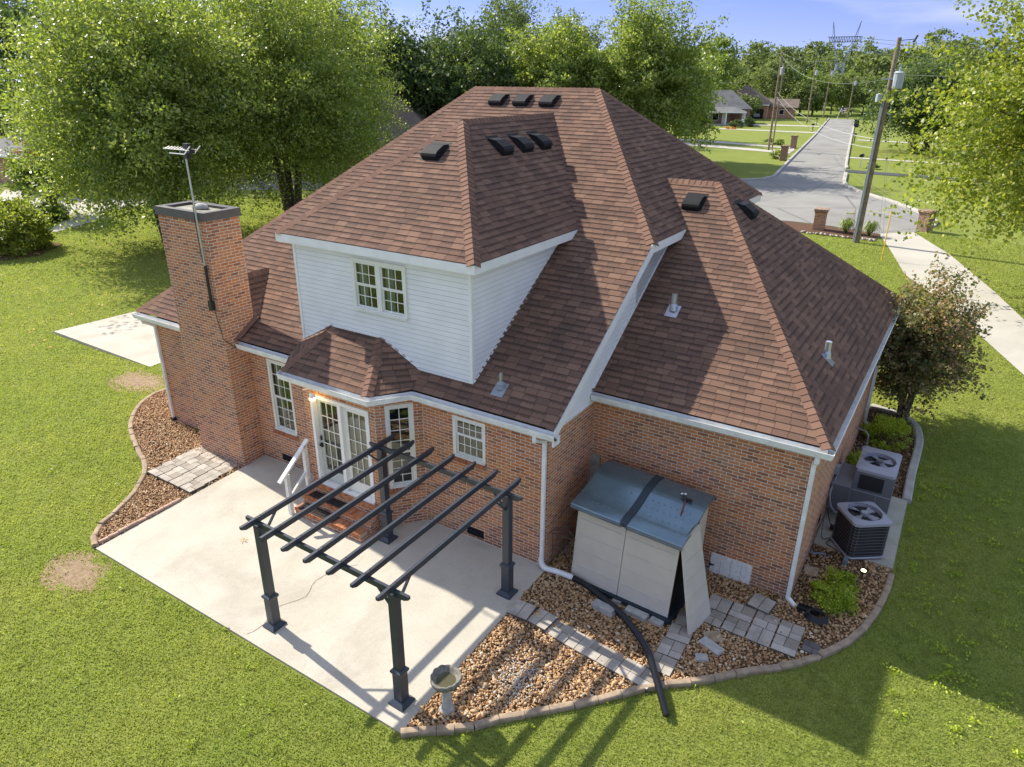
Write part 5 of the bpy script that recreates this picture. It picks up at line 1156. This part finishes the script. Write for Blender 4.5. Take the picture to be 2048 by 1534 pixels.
# bright trees behind the ridge
tree('river_birch','rounded bright green tree directly behind the roof ridge','tree',(-33.0,58.0,G0),(4.6,4.5,6.6),7.6,'birch',52000,.32,220,1.2,.22,droop=.3,seed=21,limbs=12,stems=2)
tree('river_birch','tall bright green weeping tree right of the roof ridge','tree',(-25.9,64.0,G0),(6.5,6.5,8.3),8.2,'birch',66000,.32,280,1.25,.25,droop=.5,seed=22,limbs=14,stems=3)
tree('river_birch','leafy green tree hanging over the grey roofed house by the road','tree',(-25.8,74.5,G0),(3.9,3.9,4.6),7.4,'green',36000,.33,160,1.3,.2,droop=.5,seed=23,limbs=10)
# dark trees
for i,(x,y,r_,h,l) in enumerate(((-41.5,55.5,6.0,14.9,'dark pointed tree rising behind the left end of the roof ridge'),(-48,52,4.0,13.8,'dark narrow tree left of the pointed dark tree'),(-43,62,4.4,14.5,'dark tree between the pointed dark tree and the bright round tree'),(-49.5,41,4.2,13,'dark tree partly hidden behind the olive green birch'),
     (-66,31,8,17,'very dark broad tree in the upper left corner'),(-90,22,7.5,16,'dark shaded tree above the left neighbouring house'),(-62,38,8,18.5,'dark tree showing between the crowns of the birches'),(-92,32,8,20,'tall dark tree at the far left edge'),(-56,44,7,18,'shaded tree behind the feathery birch'))):
    tree('dark_tree',l,'tree',(x,y,G0),(r_,r_,h*.47),h*.52,'dark',26000,.42,170,1.4,.25,seed=40+i,limbs=8,up=.6)
for i,(x,y,r_,h,l,mt) in enumerate(((-58,88,6.5,19.5,'tall green tree far behind the rounded bright tree','far'),(-50,92,6,17,'tall green tree touching the sky above the bright trees','far'),(-66,84,6,15.5,'green tree far behind the dark pointed tree','dark'),(-43,104,6,15.5,'tall green tree above the right bright tree','far'))):
    tree('tall_tree',l,'tree',(x,y,G0),(r_,r_,h*.42),h*.58,mt,20000,.38,120,1.6,.3,seed=60+i,limbs=8)
# right foreground tree
tree('sweetgum_tree','large yellow green tree filling the upper right edge of the view','tree',(9.4,28.6,G0),(6.3,5.4,6.2),8.3,'yellow',90000,.17,380,.8,.22,droop=.25,seed=71,limbs=16,up=.5,asp=.75)
tree('sweetgum_tree','yellow green tree behind the large tree at the right edge','tree',(13.2,32.0,G0),(4.6,4.4,6),9.3,'yellow',46000,.18,200,.9,.25,droop=.25,seed=72,limbs=12,up=.5,asp=.75)
tree('round_tree','big round dark green tree on the lawn right of the road','tree',(-2.2,103.5,G0),(6.9,6.8,4.6),6.1,'dark',70000,.38,340,1.5,.45,seed=73,limbs=14,up=.8,stems=2)
# maple by the house
tree('japanese_maple','bronze leaved maple growing beside the right corner of the house','tree',(5.15,11.6,G0),(1.5,1.5,2.0),2.3,'maple',32000,.085,200,.34,.05,seed=80,limbs=26,stems=4,up=.9,inner=.25,asp=.8)
tree('crape_myrtle','crape myrtle with pink blossom beside the left neighbouring house','shrub',(-48,15,G0),(2.1,2.0,2.5),3.0,'green',16000,.2,90,.7,.1,seed=81,limbs=14,stems=5)
P,c=crown_pts(700,2.2,2.1,2.0,22,.25,seed=82); P=P[P[:,2]>-.1]; P[:,2]+=3.7; cm_=[o for o in bpy.data.objects if o.name.startswith('crape_myrtle')][0]; obj('blossom',leafmesh(P,.22),LEAF['pink'],cm_)
def shrub(label,loc,r,mat,n,size,clumps=40,cs=.2,seed=1,cat='shrub',inner=.6,up=.8,name='shrub',asp=.6):
    e=empty(name,label,cat,loc); P,c=crown_pts(n,*r,clumps,cs,0,inner,seed,top=.3); P[:,2]=np.maximum(P[:,2]+r[2]*.85,.02); obj('foliage',leafmesh(P,size,up,asp),LEAF[mat],e)
    m=MB(); R=random.Random(seed)
    for k in range(7): q=c[R.randrange(len(c))]; m.tube([(0,0,-.05),(q[0]*.4,q[1]*.4,r[2]*.5),(q[0]*.85,q[1]*.85,max(.1,q[2]+r[2]*.8))],[.03,.02,.008],5)
    obj('stems',m,'bark',e); return e
shrub('very large rounded green bush on the left edge of the lawn',(-39.2,8.2,G0),(2.2,2.2,1.5),'yellow',20000,.15,120,.35,seed=90,asp=.8)
shrub('rounded lime green shrub behind the heat pump',(4.95,9.75,G0),(.66,.62,.45),'lime',9000,.05,70,.13,seed=91); shrub('small green shrub between the heat pump and the brick wing',(4.5,7.7,G0),(.28,.4,.3),'lime',2200,.05,26,.1,seed=92)
shrub('low lime green shrub in the bed by the wing corner',(4.88,2.2,G0),(.42,.36,.26),'lime',3600,.05,30,.11,seed=93); shrub('small lime green shrub just behind the low one in the corner bed',(5.02,2.75,G0),(.3,.26,.22),'lime',2200,.045,22,.09,seed=94)
shrub('small dark green plant beside the wall near the shed ornament',(.3,1.2,-.2),(.25,.3,.15),'green',900,.05,14,.07,seed=95)
shrub('dense dark plants at the foot of the crape myrtle',(-46.8,14.2,G0),(1.4,.9,.6),'green',6000,.16,50,.35,seed=96)
for i,(x,y,l) in enumerate(((-.95,39.7,'clump of strap leaved plants left of the tall utility pole base'),(.45,39.6,'clump of strap leaved plants right of the tall utility pole base'))):
    e=empty('daylily',l,'plant',(x,y,G0)); m=MB(); R=random.Random(i)
    for k in range(130):
        a=R.uniform(0,2*PI); L_=R.uniform(.4,.85); h=R.uniform(.5,1.0); w_=.018
        p0=Vector((0,0,0));p1=Vector((math.cos(a)*L_*.5,math.sin(a)*L_*.5,h));p2=Vector((math.cos(a)*L_,math.sin(a)*L_,h*.55)); s=Vector((-math.sin(a),math.cos(a),0))*w_
        m.face([p0-s,p0+s,p1+s,p1-s]); m.face([p1-s,p1+s,p2+s*.2,p2-s*.2])
    obj('leaves',m,LEAF['green'],e)
    if i==0:
        m=MB(); 
        for k in range(5): m.tube([(.05*k,.0,0),(.1*k-.1,.0,1.25)],.01,4); m.lathe((.1*k-.1,0,1.25),[(0,0),(.07,.04),(.04,.08)],6)
        obj('flower_stalks',m,LEAF['yellow'],e)
shrub('small red leaved plant between the two strap leaved clumps',(-.35,39.9,G0),(.25,.25,.3),'pink',250,.12,10,.12,seed=99)
sheet('planting_bed',[(-6.0,38.9),(-3.5,38.5),(-.5,38.2),(1.0,38.4),(1.0,40.6),(-1.5,41.4),(-5.8,41.9)],G0+.05,'mulch')
x,y=scatter([(-6.0,38.9),(-3.5,38.3),(-.5,38.0),(1.0,38.2),(1.0,38.6),(-.5,38.5),(-3.5,38.8),(-6,39.2)],14); stones('bed_border_stones',x,y,np.full(len(x),G0+.04),.07,.14,'rock')
sheet('planting_bed',[(-41.5,6.5),(-37.2,5.8),(-36.6,8.4),(-38.5,10.6),(-42,10.5)],G0+.03,'mulch')
sheet('planting_bed',[(-50,11.5),(-46.4,11.8),(-45.6,13.6),(-47,15),(-51,15)],G0+.035,'mulch')
# --- tree line beyond the road: individuals in front, a wooded hill behind
FP=[]
for k in range(6):
    rx=[5,6,4.2,5.5,4.6,6.4][k]; h=[13,15,11,17,9,14][k]; e=empty('woodland_tree'); P,c=crown_pts(5200,rx,rx,h*.42,75,1.45,0,.5,200+k); P[:,2]+=h*.55
    obj('crown',leafmesh(P,.62,.5,.7),LEAF['far' if k%3 else 'green'],e); m=MB(); m.tube([(0,0,-.3),(.1,0,h*.4),(0,.1,h*.75)],[.3,.24,.1],7); obj('trunk',m,'bark',e); FP.append((e,P,h))
R=random.Random(77); usedp=set()
def wt(k,x,y,sc,label,grp=None):
    e=FP[k][0]; o=e if k not in usedp else copy_tree(e); usedp.add(k)
    o.location=(x,y,G0); o.rotation_euler=(0,0,R.uniform(0,6)); o.scale=(sc*R.uniform(.9,1.1),sc*R.uniform(.9,1.1),sc); tag(o,label,'tree',grp); return o
wt(4,-38.5,200,.95,'rounded low tree left of the far end of the road')
wt(0,-36.5,206,.9,'tree with yellowing lower leaves left of the far road end') 
wt(2,-55.5,212,1.0,'small round tree behind the brown roofed far house')
wt(1,-33.2,214,.72,'broad tree behind the pair of distant utility poles'); wt(5,-25.5,216,.78,'tall green tree below the right side of the pylon'); wt(3,-31.5,219,.68,'slim tree directly below the pylon')
wt(1,-64,190,1.15,'green tree behind the grey roofed porch house'); wt(3,-56,180,1.15,'tall green tree rising above the brown roofed far house'); wt(5,-47,204,1.1,'wide tree at the gap of the treeline'); wt(0,-17,215,1.05,'tree left of the big round tree near the road end'); wt(2,-12,207,1.0,'small tree beside the green bin at the road end')
wt(4,-44.8,172,.62,'small round ornamental tree beside the far garage'); wt(5,-72,176,1.25,'tall tree above the bright weeping tree'); wt(0,-60,168,1.1,'green tree left of the brown roofed far house')
# wooded hillside: one mass
VV=[];FF=[];off=0; FV=[];
pts=[]
for row,(yy,zz,hh) in enumerate(((238,0,1.15),(262,1.5,1.2),(292,3.5,1.25),(325,6,1.3),(370,9,1.35))):
    for i in range(46+row*6):
        x=-230+ i*(330+row*60)/(46+row*6)-row*35+R.uniform(-3,3); pts.append((x,yy+R.uniform(-8,8),G0+zz,hh*R.uniform(.8,1.12)))
for (x,y,z,s) in pts:
    e,P,h=FP[R.randrange(6)]; q=P[rng.integers(0,len(P),1900)]; s*=.84; a=R.uniform(0,6); ca,sa=math.cos(a),math.sin(a)
    VV.append(np.stack([x+(q[:,0]*ca-q[:,1]*sa)*s*1.1,y+(q[:,0]*sa+q[:,1]*ca)*s*1.1,z+q[:,2]*s],-1))
WP=np.concatenate(VV); obj('far_woodland',leafmesh(WP,1.0,.5,.75),LEAF['far'],kind='stuff')
obj('hillside',((lambda X,Y:(np.stack([X,Y,np.interp(Y,[232,330,380,600],[G0-.5,6,9.5,16])],-1).reshape(-1,3)))(*np.meshgrid(np.linspace(-400,260,12),np.array([232,280,330,380,600.]))),np.stack([i_ for i_ in [np.array([r*12+c,r*12+c+1,(r+1)*12+c+1,(r+1)*12+c]) for r in range(4) for c in range(11)]])),'meadow',kind='structure')
# ======================= street furniture =======================
def pillar(x,y,h,label,rz=0):
    e=empty('brick_pillar',label,'pillar',(x,y,G0),'brick pillars beside the driveways',rz=rz); m=MB(); m.box(-.35,.35,-.35,.35,-.1,h-.16); obj('shaft',m,'brick_far' if 'dark' in label else 'brick',e)
    m=MB(); m.box(-.39,.39,-.39,.39,h-.22,h-.12); m.box(-.43,.43,-.43,.43,h-.12,h); obj('cap',m,'brick_far',e)
pillar(-2.63,40.05,1.38,'orange brick pillar in the planting bed left of the utility pole',.1); pillar(3.2,43.5,1.35,'dark brick pillar on the right of the concrete driveway mouth',-.5); pillar(-14.9,82.6,1.75,'nearer dark brick pillar at the left driveways across the road'); pillar(-17.7,100.2,1.75,'farther dark brick pillar at the left driveways across the road')
# utility poles
def pole(x,y,h,label,trans=True,r=.16,lean=(0,0),twin=0):
    e=empty('utility_pole',label,'utility pole',(x,y,G0)); m=MB(); m.tube([(0,0,-.3),(lean[0]*h*.5,lean[1]*h*.5,h*.5),(lean[0]*h,lean[1]*h,h)],[r,r*.85,r*.7],10); obj('pole_shaft',m,'pole',e)
    if trans:
        z=h*.82; m=MB(); m.lathe((lean[0]*z+.38,lean[1]*z-.1,z-.55),[(0,0),(.26,0),(.27,.05),(.27,.75),(.3,.8),(.2,.88),(0,.9)],14); m.lathe((lean[0]*z+.38,lean[1]*z-.1,z+.33),[(.05,0),(.09,.05),(.05,.1),(.09,.15),(.04,.25),(.07,.3),(0,.36)],8); obj('transformer',m,'conduit2',e)
    m=MB(); m.tube([(lean[0]*h,lean[1]*h,h-.15),(lean[0]*h+.7,lean[1]*h,h-.1)],.02,5); m.tube([(lean[0]*h+.7,0,h-.25),(lean[0]*h+.85,0,h+.1)],.06,7); obj('top_bracket',m,'blackplastic',e)
    return e
MT['conduit2']=plain('transformer_grey',(.42,.47,.52),.5,.4)
up=pole(.08,37.33,11.15,'tall leaning timber utility pole with grey transformer near the driveway',lean=(.012,0))
m=MB(); 
for k,a in enumerate((2.6,3.3,4.2)): m.tube([(.2*math.cos(a),.2*math.sin(a),0),(.17*math.cos(a)+.07,.16*math.sin(a),8.3)],.05,6)
obj('pole_conduit',m,'conduit',up)
m=MB(); m.lathe((-.3,-.1,7.9),[(0,0),(.17,0),(.17,.4),(0,.45)],10); m.box(-.3,.3,-.2,-.12,9.05,9.13); obj('equipment_box',m,'conduit2',up)
pole(-19.9,95.4,12.3,'timber pole with small transformer near the left driveways'); pole(-19.3,94.9,10.9,'slim grey pole standing close beside the transformer pole',trans=False,r=.1)
pole(-29.3,164.9,12.6,'third pole along the road with dark transformer'); pole(-31.1,192.6,12.6,'fourth pole along the road before the meadow'); pole(-25.2,191.4,10,'pole at the far end of the road')
def wire(a,b,sag,label,r=.012,n=12,grp='overhead wires'):
    A,B=Vector(a),Vector(b); m=MB(); m.tube([A.lerp(B,i/n)-Vector((0,0,sag*4*(i/n)*(1-i/n))) for i in range(n+1)],r,3); obj('overhead_wire',m,'wire',label=label,cat='wire',group=grp)
T0=(.2,37.3,10.8)
wire((.2,37.3,8.9),(-19.9,95.4,11.6),1.4,'upper wire from the leaning pole transformer to the second pole',.012); wire((.2,37.3,10.6),(-19.9,95.4,12.0),1.0,'top wire from the leaning pole to the second pole',.01)
wire((-19.7,95.2,6.6),(.1,37.3,5.2),1.2,'low cable from the second pole to the leaning pole',.016); wire((-19.7,95.2,7.2),(.1,37.3,5.7),1.0,'second low cable from the second pole to the leaning pole',.016)
wire((-19.9,95.4,11.6),(-29.3,164.9,12),1.2,'wire from the second pole to the third pole',.016); wire((-29.3,164.9,12),(-31.1,192.6,12),.4,'wire from the third pole to the fourth pole',.016)
wire((.1,37.3,9.1),(14,41,9.3),.2,'wire running right from the leaning pole into the tree'); wire((-19.9,95.4,10.5),(-45,150,8),.8,'thin service wire toward the grey roofed house',.02)
wire((.3,37.3,8.5),(2.0,32.8,0),0,'thin guy wire with yellow guard anchored by the driveway',.008); wire((.2,37.3,10.5),(1.7,33.2,0),0,'second thin guy wire beside the yellow guard',.007)
m=MB(); m.tube([(2.0,32.82,-.2),(1.93,33.4,2.35)],.03,6); obj('guy_wire_guard',m,'paint_yellow',label='tall yellow guy wire guard beside the driveway',cat='wire guard')
m=MB(); m.tube([(-31.2,96.5,.0),(-28.4,96,3.4)],.035,6); obj('guy_wire_guard',m,'paint_yellow',label='distant leaning yellow guy wire guard near the left lawn',cat='wire guard')
# pylon
PY=empty('transmission_tower','grey lattice transmission tower rising above the far treeline','pylon',(-34.8,225,0)); m=MB(); s=4.0; PY.scale=(.58,.6,.8)
def lat(a,b): m.bar(a,b,.2,.2)
for sx in (-1,1):
    for sy in (-1,1):
        lat((sx*s,sy*s,0),(sx*1.6,sy*1.6,16)); lat((sx*1.6,sy*1.6,16),(sx*5.2,sy*1.2,24.5))
for z0,z1 in ((2,6),(6,10),(10,13),(13,16)):
    a=s-(s-1.6)*z0/16; b=s-(s-1.6)*z1/16
    for sy in (-1,1): lat((-a,sy*a,z0),(b,sy*b,z1)); lat((a,sy*a,z0),(-b,sy*b,z1)); lat((-b,sy*b,z1),(b,sy*b,z1)); lat((sy*a,-a,z0),(sy*b,b,z1)); lat((sy*a,a,z0),(sy*b,-b,z1))
obj('legs',m,'galv',PY); m=MB()
for sy in (-1,1): lat((-7.5,sy*1.2,24.5),(7.5,sy*1.2,24.5)); lat((-6.2,sy*1.2,22.9),(6.2,sy*1.2,22.9))
for i in range(-6,7): lat((i*1.15,-1.2,24.5),(i*1.15+.6,-1.2,22.9)); lat((i*1.15+.6,-1.2,22.9),(i*1.15+1.15,-1.2,24.5))
for sx in (-1,1): m.bar((sx*4.6,0,24.5),(sx*6.2,0,29.3),.3,.3); m.bar((sx*5.5,0,24.5),(sx*6.2,0,29.3),.16,.16)
obj('crossarm',m,'pylonsteel',PY) if MT.setdefault('pylonsteel',plain('dark_steel',(.25,.27,.3),.5,.4)) else 0
for k,(z,x) in enumerate(((24.2,-7),(24.2,7),(20.5,0))): wire((-34.8+x*.58,225,z*.8),(120+x,300,z-3),5,'pale high voltage line running right from the lattice tower',.06,grp='high voltage lines right of the tower'); 
# mailboxes, bins
def mailbox(x,y,label,rz=0,white=False):
    e=empty('mailbox',label,'mailbox',(x,y,G0),rz=rz); m=MB(); m.box(-.06,.06,-.06,.06,-.05,1.05); m.box(-.05,.05,-.3,.2,.85,.92); obj('post',m,'white' if white else 'blackplastic',e)
    m=MB(); A=[(-.13,1.05),(-.13,1.22),(-.09,1.3),(0,1.34),(.09,1.3),(.13,1.22),(.13,1.05)]
    for (a,b) in zip(A[:-1],A[1:]): m.face([(a[0],-.4,a[1]),(b[0],-.4,b[1]),(b[0],.2,b[1]),(a[0],.2,a[1])])
    m.face([(a,-.4,z) for a,z in A]); m.face([(a,.2,z) for a,z in A][::-1]); m.face([(-.13,-.4,1.05),(.13,-.4,1.05),(.13,.2,1.05),(-.13,.2,1.05)]); o=obj('box',m,'blackplastic',e); o.scale=(1.5,1.5,1.12)
mailbox(-22.6,137.5,'black mailbox on the left verge beyond the pillars'); mailbox(-12.0,115,'black mailbox on a thick post on the right verge'); mailbox(-6.0,80,'large black mailbox with white post by the dark side driveway',white=True); mailbox(-27.2,176,'small mailbox on the left verge near the last poles'); mailbox(-26.3,160,'mailbox beside the third pole'); 
e=empty('trash_bin','dark wheeled bin standing at the right road edge','bin',(-18.2,158,G0)); m=MB(); m.box(-.45,.45,-.4,.4,0,1.4); obj('bin_body',m,'blackplastic',e); m=MB(); m.box(-.5,.5,-.45,.45,1.4,1.55); obj('bin_lid',m,'hvac',e)
e=empty('utility_cabinet','green utility cabinet at the far end of the road','cabinet',(-20.6,190,G0)); m=MB(); m.box(-.8,.8,-.5,.5,0,1.4); obj('cabinet_body',m,LEAF['green'],e); m=MB(); m.box(-.9,.9,-.6,.6,1.4,1.5); obj('cabinet_lid',m,'conduit2',e)
# flag
e=empty('flag','small red white and blue striped flag on a pole at the far road end','flag',(-26.8,186,G0)); m=MB(); m.tube([(0,0,0),(.9,0,3.2)],.05,5); obj('flag_pole',m,'white',e)
m=MB()
for i in range(7): m.face([(.75,-.02,2.95-.2*i),(1.9,-.02,2.75-.2*i),(1.9,-.02,2.55-.2*i),(.75,-.02,2.75-.2*i)],None,i%2)
m.face([(.74,-.04,2.96),(1.25,-.04,2.87),(1.25,-.04,2.25),(.74,-.04,2.34)],None,2); obj('flag_cloth',m,['red','white','navy'],e) if MT.setdefault('navy',plain('navy_cloth',(.03,.05,.18),.8,.2)) else 0
# ======================= neighbouring houses =======================
def hip(mb,x0,x1,y0,y1,z,h,mi=0,over=.5):
    x0-=over;x1+=over;y0-=over;y1+=over; w_=min(x1-x0,y1-y0)/2
    if x1-x0>y1-y0: a,b=(x0+w_,(y0+y1)/2,z+h),(x1-w_,(y0+y1)/2,z+h); mb.face([(x0,y0,z),(x1,y0,z),b,a],None,mi); mb.face([(x1,y1,z),(x0,y1,z),a,b],None,mi); mb.face([(x1,y0,z),(x1,y1,z),b],None,mi); mb.face([(x0,y1,z),(x0,y0,z),a],None,mi)
    else: a,b=((x0+x1)/2,y0+w_,z+h),((x0+x1)/2,y1-w_,z+h); mb.face([(x1,y0,z),(x1,y1,z),b,a],None,mi); mb.face([(x0,y1,z),(x0,y0,z),a,b],None,mi); mb.face([(x0,y0,z),(x1,y0,z),a],None,mi); mb.face([(x1,y1,z),(x0,y1,z),b],None,mi)
    mb.face([(x0,y0,z-.01),(x0,y1,z-.01),(x1,y1,z-.01),(x1,y0,z-.01)],None,mi)
def gable(mb,x0,x1,y0,y1,z,h,over=.5):
    x0-=over;x1+=over;y0-=over;y1+=over; ym=(y0+y1)/2; mb.face([(x0,y0,z),(x1,y0,z),(x1,ym,z+h),(x0,ym,z+h)]); mb.face([(x1,y1,z),(x0,y1,z),(x0,ym,z+h),(x1,ym,z+h)]); mb.face([(x0,y0,z),(x0,ym,z+h),(x0,y1,z)]); mb.face([(x1,y0,z),(x1,y1,z),(x1,ym,z+h)])
def fwin(par,x,y,z,w_,h,ax='y'):
    m=MB(); (m.box(x,x+w_,y-.06,y,z,z+h) if ax=='y' else m.box(x,x+.06,y,y+w_,z,z+h)); o=obj('window',m,'white',par)
    m=MB(); (m.box(x+.1,x+w_-.1,y-.08,y-.06,z+.1,z+h-.1) if ax=='y' else m.box(x+.06,x+.08,y+.1,y+w_-.1,z+.1,z+h-.1)); obj('pane',m,'interior',o)
# grey roofed porch house
HA=empty('porch_house','brick house with grey roof and white columned porch left of the road','house',(-42.5,148,G0),rz=.35)
m=MB(); m.box(-9,1.2,0,9,0,3.0); m.box(-9,5.5,5,12,0,3.0); obj('walls',m,'brick_far',HA)
m=MB(); hip(m,-9,1.2,0,9,3.0,3.4); hip(m,-9,5.5,5,13,3.02,3.7); m.face([(-7.5,-2.6,2.75),(4.2,-2.6,2.75),(1.7,0.6,3.6),(-7.5,.6,3.6)]); m.face([(4.2,-2.6,2.75),(4.2,6,2.75),(1.7,6,3.6),(1.7,.6,3.6)]); obj('roof',m,'greyroof',HA)
m=MB(); m.box(-7.5,4.2,-2.62,-2.5,2.5,2.75); m.box(4.1,4.22,-2.5,6,2.5,2.75); obj('fascia',m,'white',HA)
for (x,y) in ((-6.8,-2.3),(-3.4,-2.3),(.2,-2.3),(3.9,-2.3),(3.9,.2),(3.9,2.8),(3.9,5.4)): m=MB(); m.box(x-.12,x+.12,y-.12,y+.12,.2,2.55); obj('porch_column',m,'white',HA)
m=MB(); m.box(-7.5,4.1,-2.5,0,0,.25); m.box(1.2,4.1,0,5,0,.25); obj('porch_floor',m,'curb',HA); fwin(HA,-2.5,0,.9,1.3,1.5); fwin(HA,-6,0,.9,1.3,1.5); m=MB(); m.box(-.5,.5,-.05,0,.25,2.3); obj('door',m,'white',HA)
m=MB(); m.face([(-9.2,-1.0,3.0),(-7.2,-1.0,3.0),(-8.2,-1.0,4.6)]); m.box(-9.1,-7.3,-.98,0.2,0,3.0); obj('gable_wall',m,'brick_far',HA)
# brown roofed far house
HB=empty('garage_house','far brick house with brown roof and an open dark garage','house',(-43.5,181,G0),rz=.15)
m=MB(); m.box(-10,-1,0,10,0,3.3); m.box(-3,1.5,-3,6,0,3.2); m.box(1.5,7.5,1,6,0,2.6); obj('walls',m,'brick',HB)
m=MB(); hip(m,-11,1.5,-3,10,3.3,4.3); gable(m,1.5,7.8,1,6,2.6,1.9); obj('roof',m,'brownroof',HB)
m=MB(); m.box(-2.4,.8,-3.05,-3,0,2.3); obj('garage_opening',m,'interior',HB); m=MB(); m.box(-1.4,-.0,-3.12,-3.05,.5,1.2); obj('parked_vehicle_front',m,'hvaclight',HB); m=MB(); m.box(-3.5,2,-3.55,-3.45,3.05,3.3); obj('fascia',m,'white',HB); fwin(HB,4,1,.9,1.2,1.2)
# neighbour behind the birches
HC=empty('neighbour_house','neighbouring house with plain brown roof showing between the birches and our roof','house',(-50,40,G0),rz=.55)
m=MB(); m.box(0,13,0,10,0,3); obj('walls',m,'brick',HC); m=MB(); hip(m,0,13,0,10,3,4.6); obj('roof',m,'brownroof',HC); fwin(HC,5,0,1,1.4,1.4)
# left neighbour
HD=empty('left_neighbour_house','house corner with grey roof and cream trim at the left edge','house',(-60.5,21.6,G0),rz=-.15)
m=MB(); m.box(-9,1.6,-2,7,0,2.8); obj('walls',m,'brick',HD); m=MB(); m.box(1.6,3.6,1.5,6,0,2.4); obj('cream_wall',m,'frame',HD)
m=MB(); gable(m,-9,3.4,-2,7,2.8,2.4,.5); obj('roof',m,'greyroof',HD); m=MB(); m.bar((3.9,-2.5,2.72),(3.9,2.5,5.15),.08,.3,up=(1,0,0)); m.bar((3.9,7.5,2.72),(3.9,2.5,5.15),.08,.3,up=(1,0,0)); m.box(-9.5,3.9,-2.56,-2.5,2.6,2.82); obj('fascia',m,'frame',HD)
m=MB(); m.box(3.0,3.06,2.4,2.44,1.7,1.85); obj('yard_light',m,'paint_yellow',HD)
# hedges, flower bed, person by the porch house
for (x,y,r_,l) in ((-38.2,141.8,(1.4,.8,.8),'clipped dark hedge beside the porch of the grey roofed house'),(-36.4,145.5,(1.1,1.1,1.1),'tall boxy hedge at the corner of the porch'),(-45.7,138.6,(1.2,.8,.6),'low green shrub at the left of the porch'),(-30.4,126,(0,0,0),'')):
    if l: shrub(l,(x,y,G0),r_,'dark',1800,.25,30,.3,seed=int(-x),name='hedge')
shrub('yellow green flower clump in front of the porch',(-40.5,134.5,G0),(1.4,.7,.35),'yellow',700,.2,14,.25,seed=130,name='flower_clump'); shrub('orange flower patch beside the person',(-37.6,136,G0),(1.5,.5,.2),'orange_f',500,.18,14,.25,seed=131,name='flower_clump') if LEAF.setdefault('orange_f',m_isl('orange_flowers',[(0,(.6,.2,.03)),(1,(.75,.35,.06))])) else 0
shrub('rounded green boxwood on the verge above the farther brick pillar',(-21.5,105.5,G0),(1.7,.7,.45),'green',1200,.2,18,.25,seed=132); shrub('leafy plant between the two dark brick pillars',(-16.6,88.3,G0),(.9,.6,.5),'yellow',600,.2,12,.25,seed=133); shrub('small plant behind the nearer dark brick pillar',(-16.2,84.2,G0),(.7,.5,.5),'green',500,.18,12,.2,seed=134); shrub('low green plant beside the large black mailbox',(-4.7,79.7,G0),(.8,.5,.3),'dark',500,.18,12,.2,seed=135)
def person(loc,rz):
    e=empty('person','person in a white shirt and blue jeans bending beside the hedge with a tool','person',loc,rz=rz)
    vs=[(0,0,.92),(0,0.02,1.15),(0,.12,1.38),(0,.2,1.52),(0,.26,1.64),(.09,0,.88),(.1,.03,.48),(.1,-.02,.07),(.1,.1,.03),(-.09,0,.88),(-.1,.06,.48),(-.1,.05,.07),(-.1,.17,.03),(.19,.14,1.38),(.24,.3,1.14),(.2,.48,1.0),(.2,.55,.96),(-.19,.14,1.38),(-.23,.32,1.16),(-.16,.5,1.02),(-.15,.57,.98)]
    ed=[(0,1),(1,2),(2,3),(3,4),(0,5),(5,6),(6,7),(7,8),(0,9),(9,10),(10,11),(11,12),(2,13),(13,14),(14,15),(15,16),(2,17),(17,18),(18,19),(19,20)]
    rd=[.14,.14,.15,.06,.1,.1,.07,.05,.045,.1,.07,.05,.045,.07,.05,.035,.03,.07,.05,.035,.03]
    me=bpy.data.meshes.new('body'); me.from_pydata(vs,ed,[]); o=bpy.data.objects.new('body',me); C.objects.link(o); o.parent=e; o.scale=(1.05,1.05,1.05)
    sk=o.modifiers.new('s','SKIN'); 
    for i,v in enumerate(me.skin_vertices[0].data): v.radius=(rd[i],rd[i]); v.use_root=(i==0)
    o.modifiers.new('u','SUBSURF').levels=1
    t=NT('person_colours'); z=t.n('SeparateXYZ',{0:t.n('TexCoord').outputs['Object']}).outputs[2]; t.fin(t.ramp(t.ma('DIVIDE',z,2),[(0,(.05,.08,.16)),(.47,(.6,.6,.6)),(.765,(.45,.27,.2))],True),.8,.2); me.materials.append(t.m)
    m=MB(); m.lathe((0,.28,1.68),[(0,-.02),(.09,.02),(.12,.1),(.11,.17),(.06,.22),(0,.23)],12); obj('head',m,'skin',e,smooth=True); m=MB(); m.lathe((0,.27,1.78),[(.125,0),(.12,.1),(.06,.15),(0,.16)],12); obj('hair',m,'rust',e,smooth=True)
    m=MB(); m.tube([(.2,.55,1.0),(.1,1.25,.05)],.02,5); obj('garden_tool',m,'wood',None,label='thin garden tool held by the person at the hedge',cat='tool').location=loc; bpy.data.objects['garden_tool'].rotation_euler=(0,0,rz)
MT['skin']=plain('skin',(.45,.27,.2),.6,.3)
person((-36.8,142,G0),1.2)
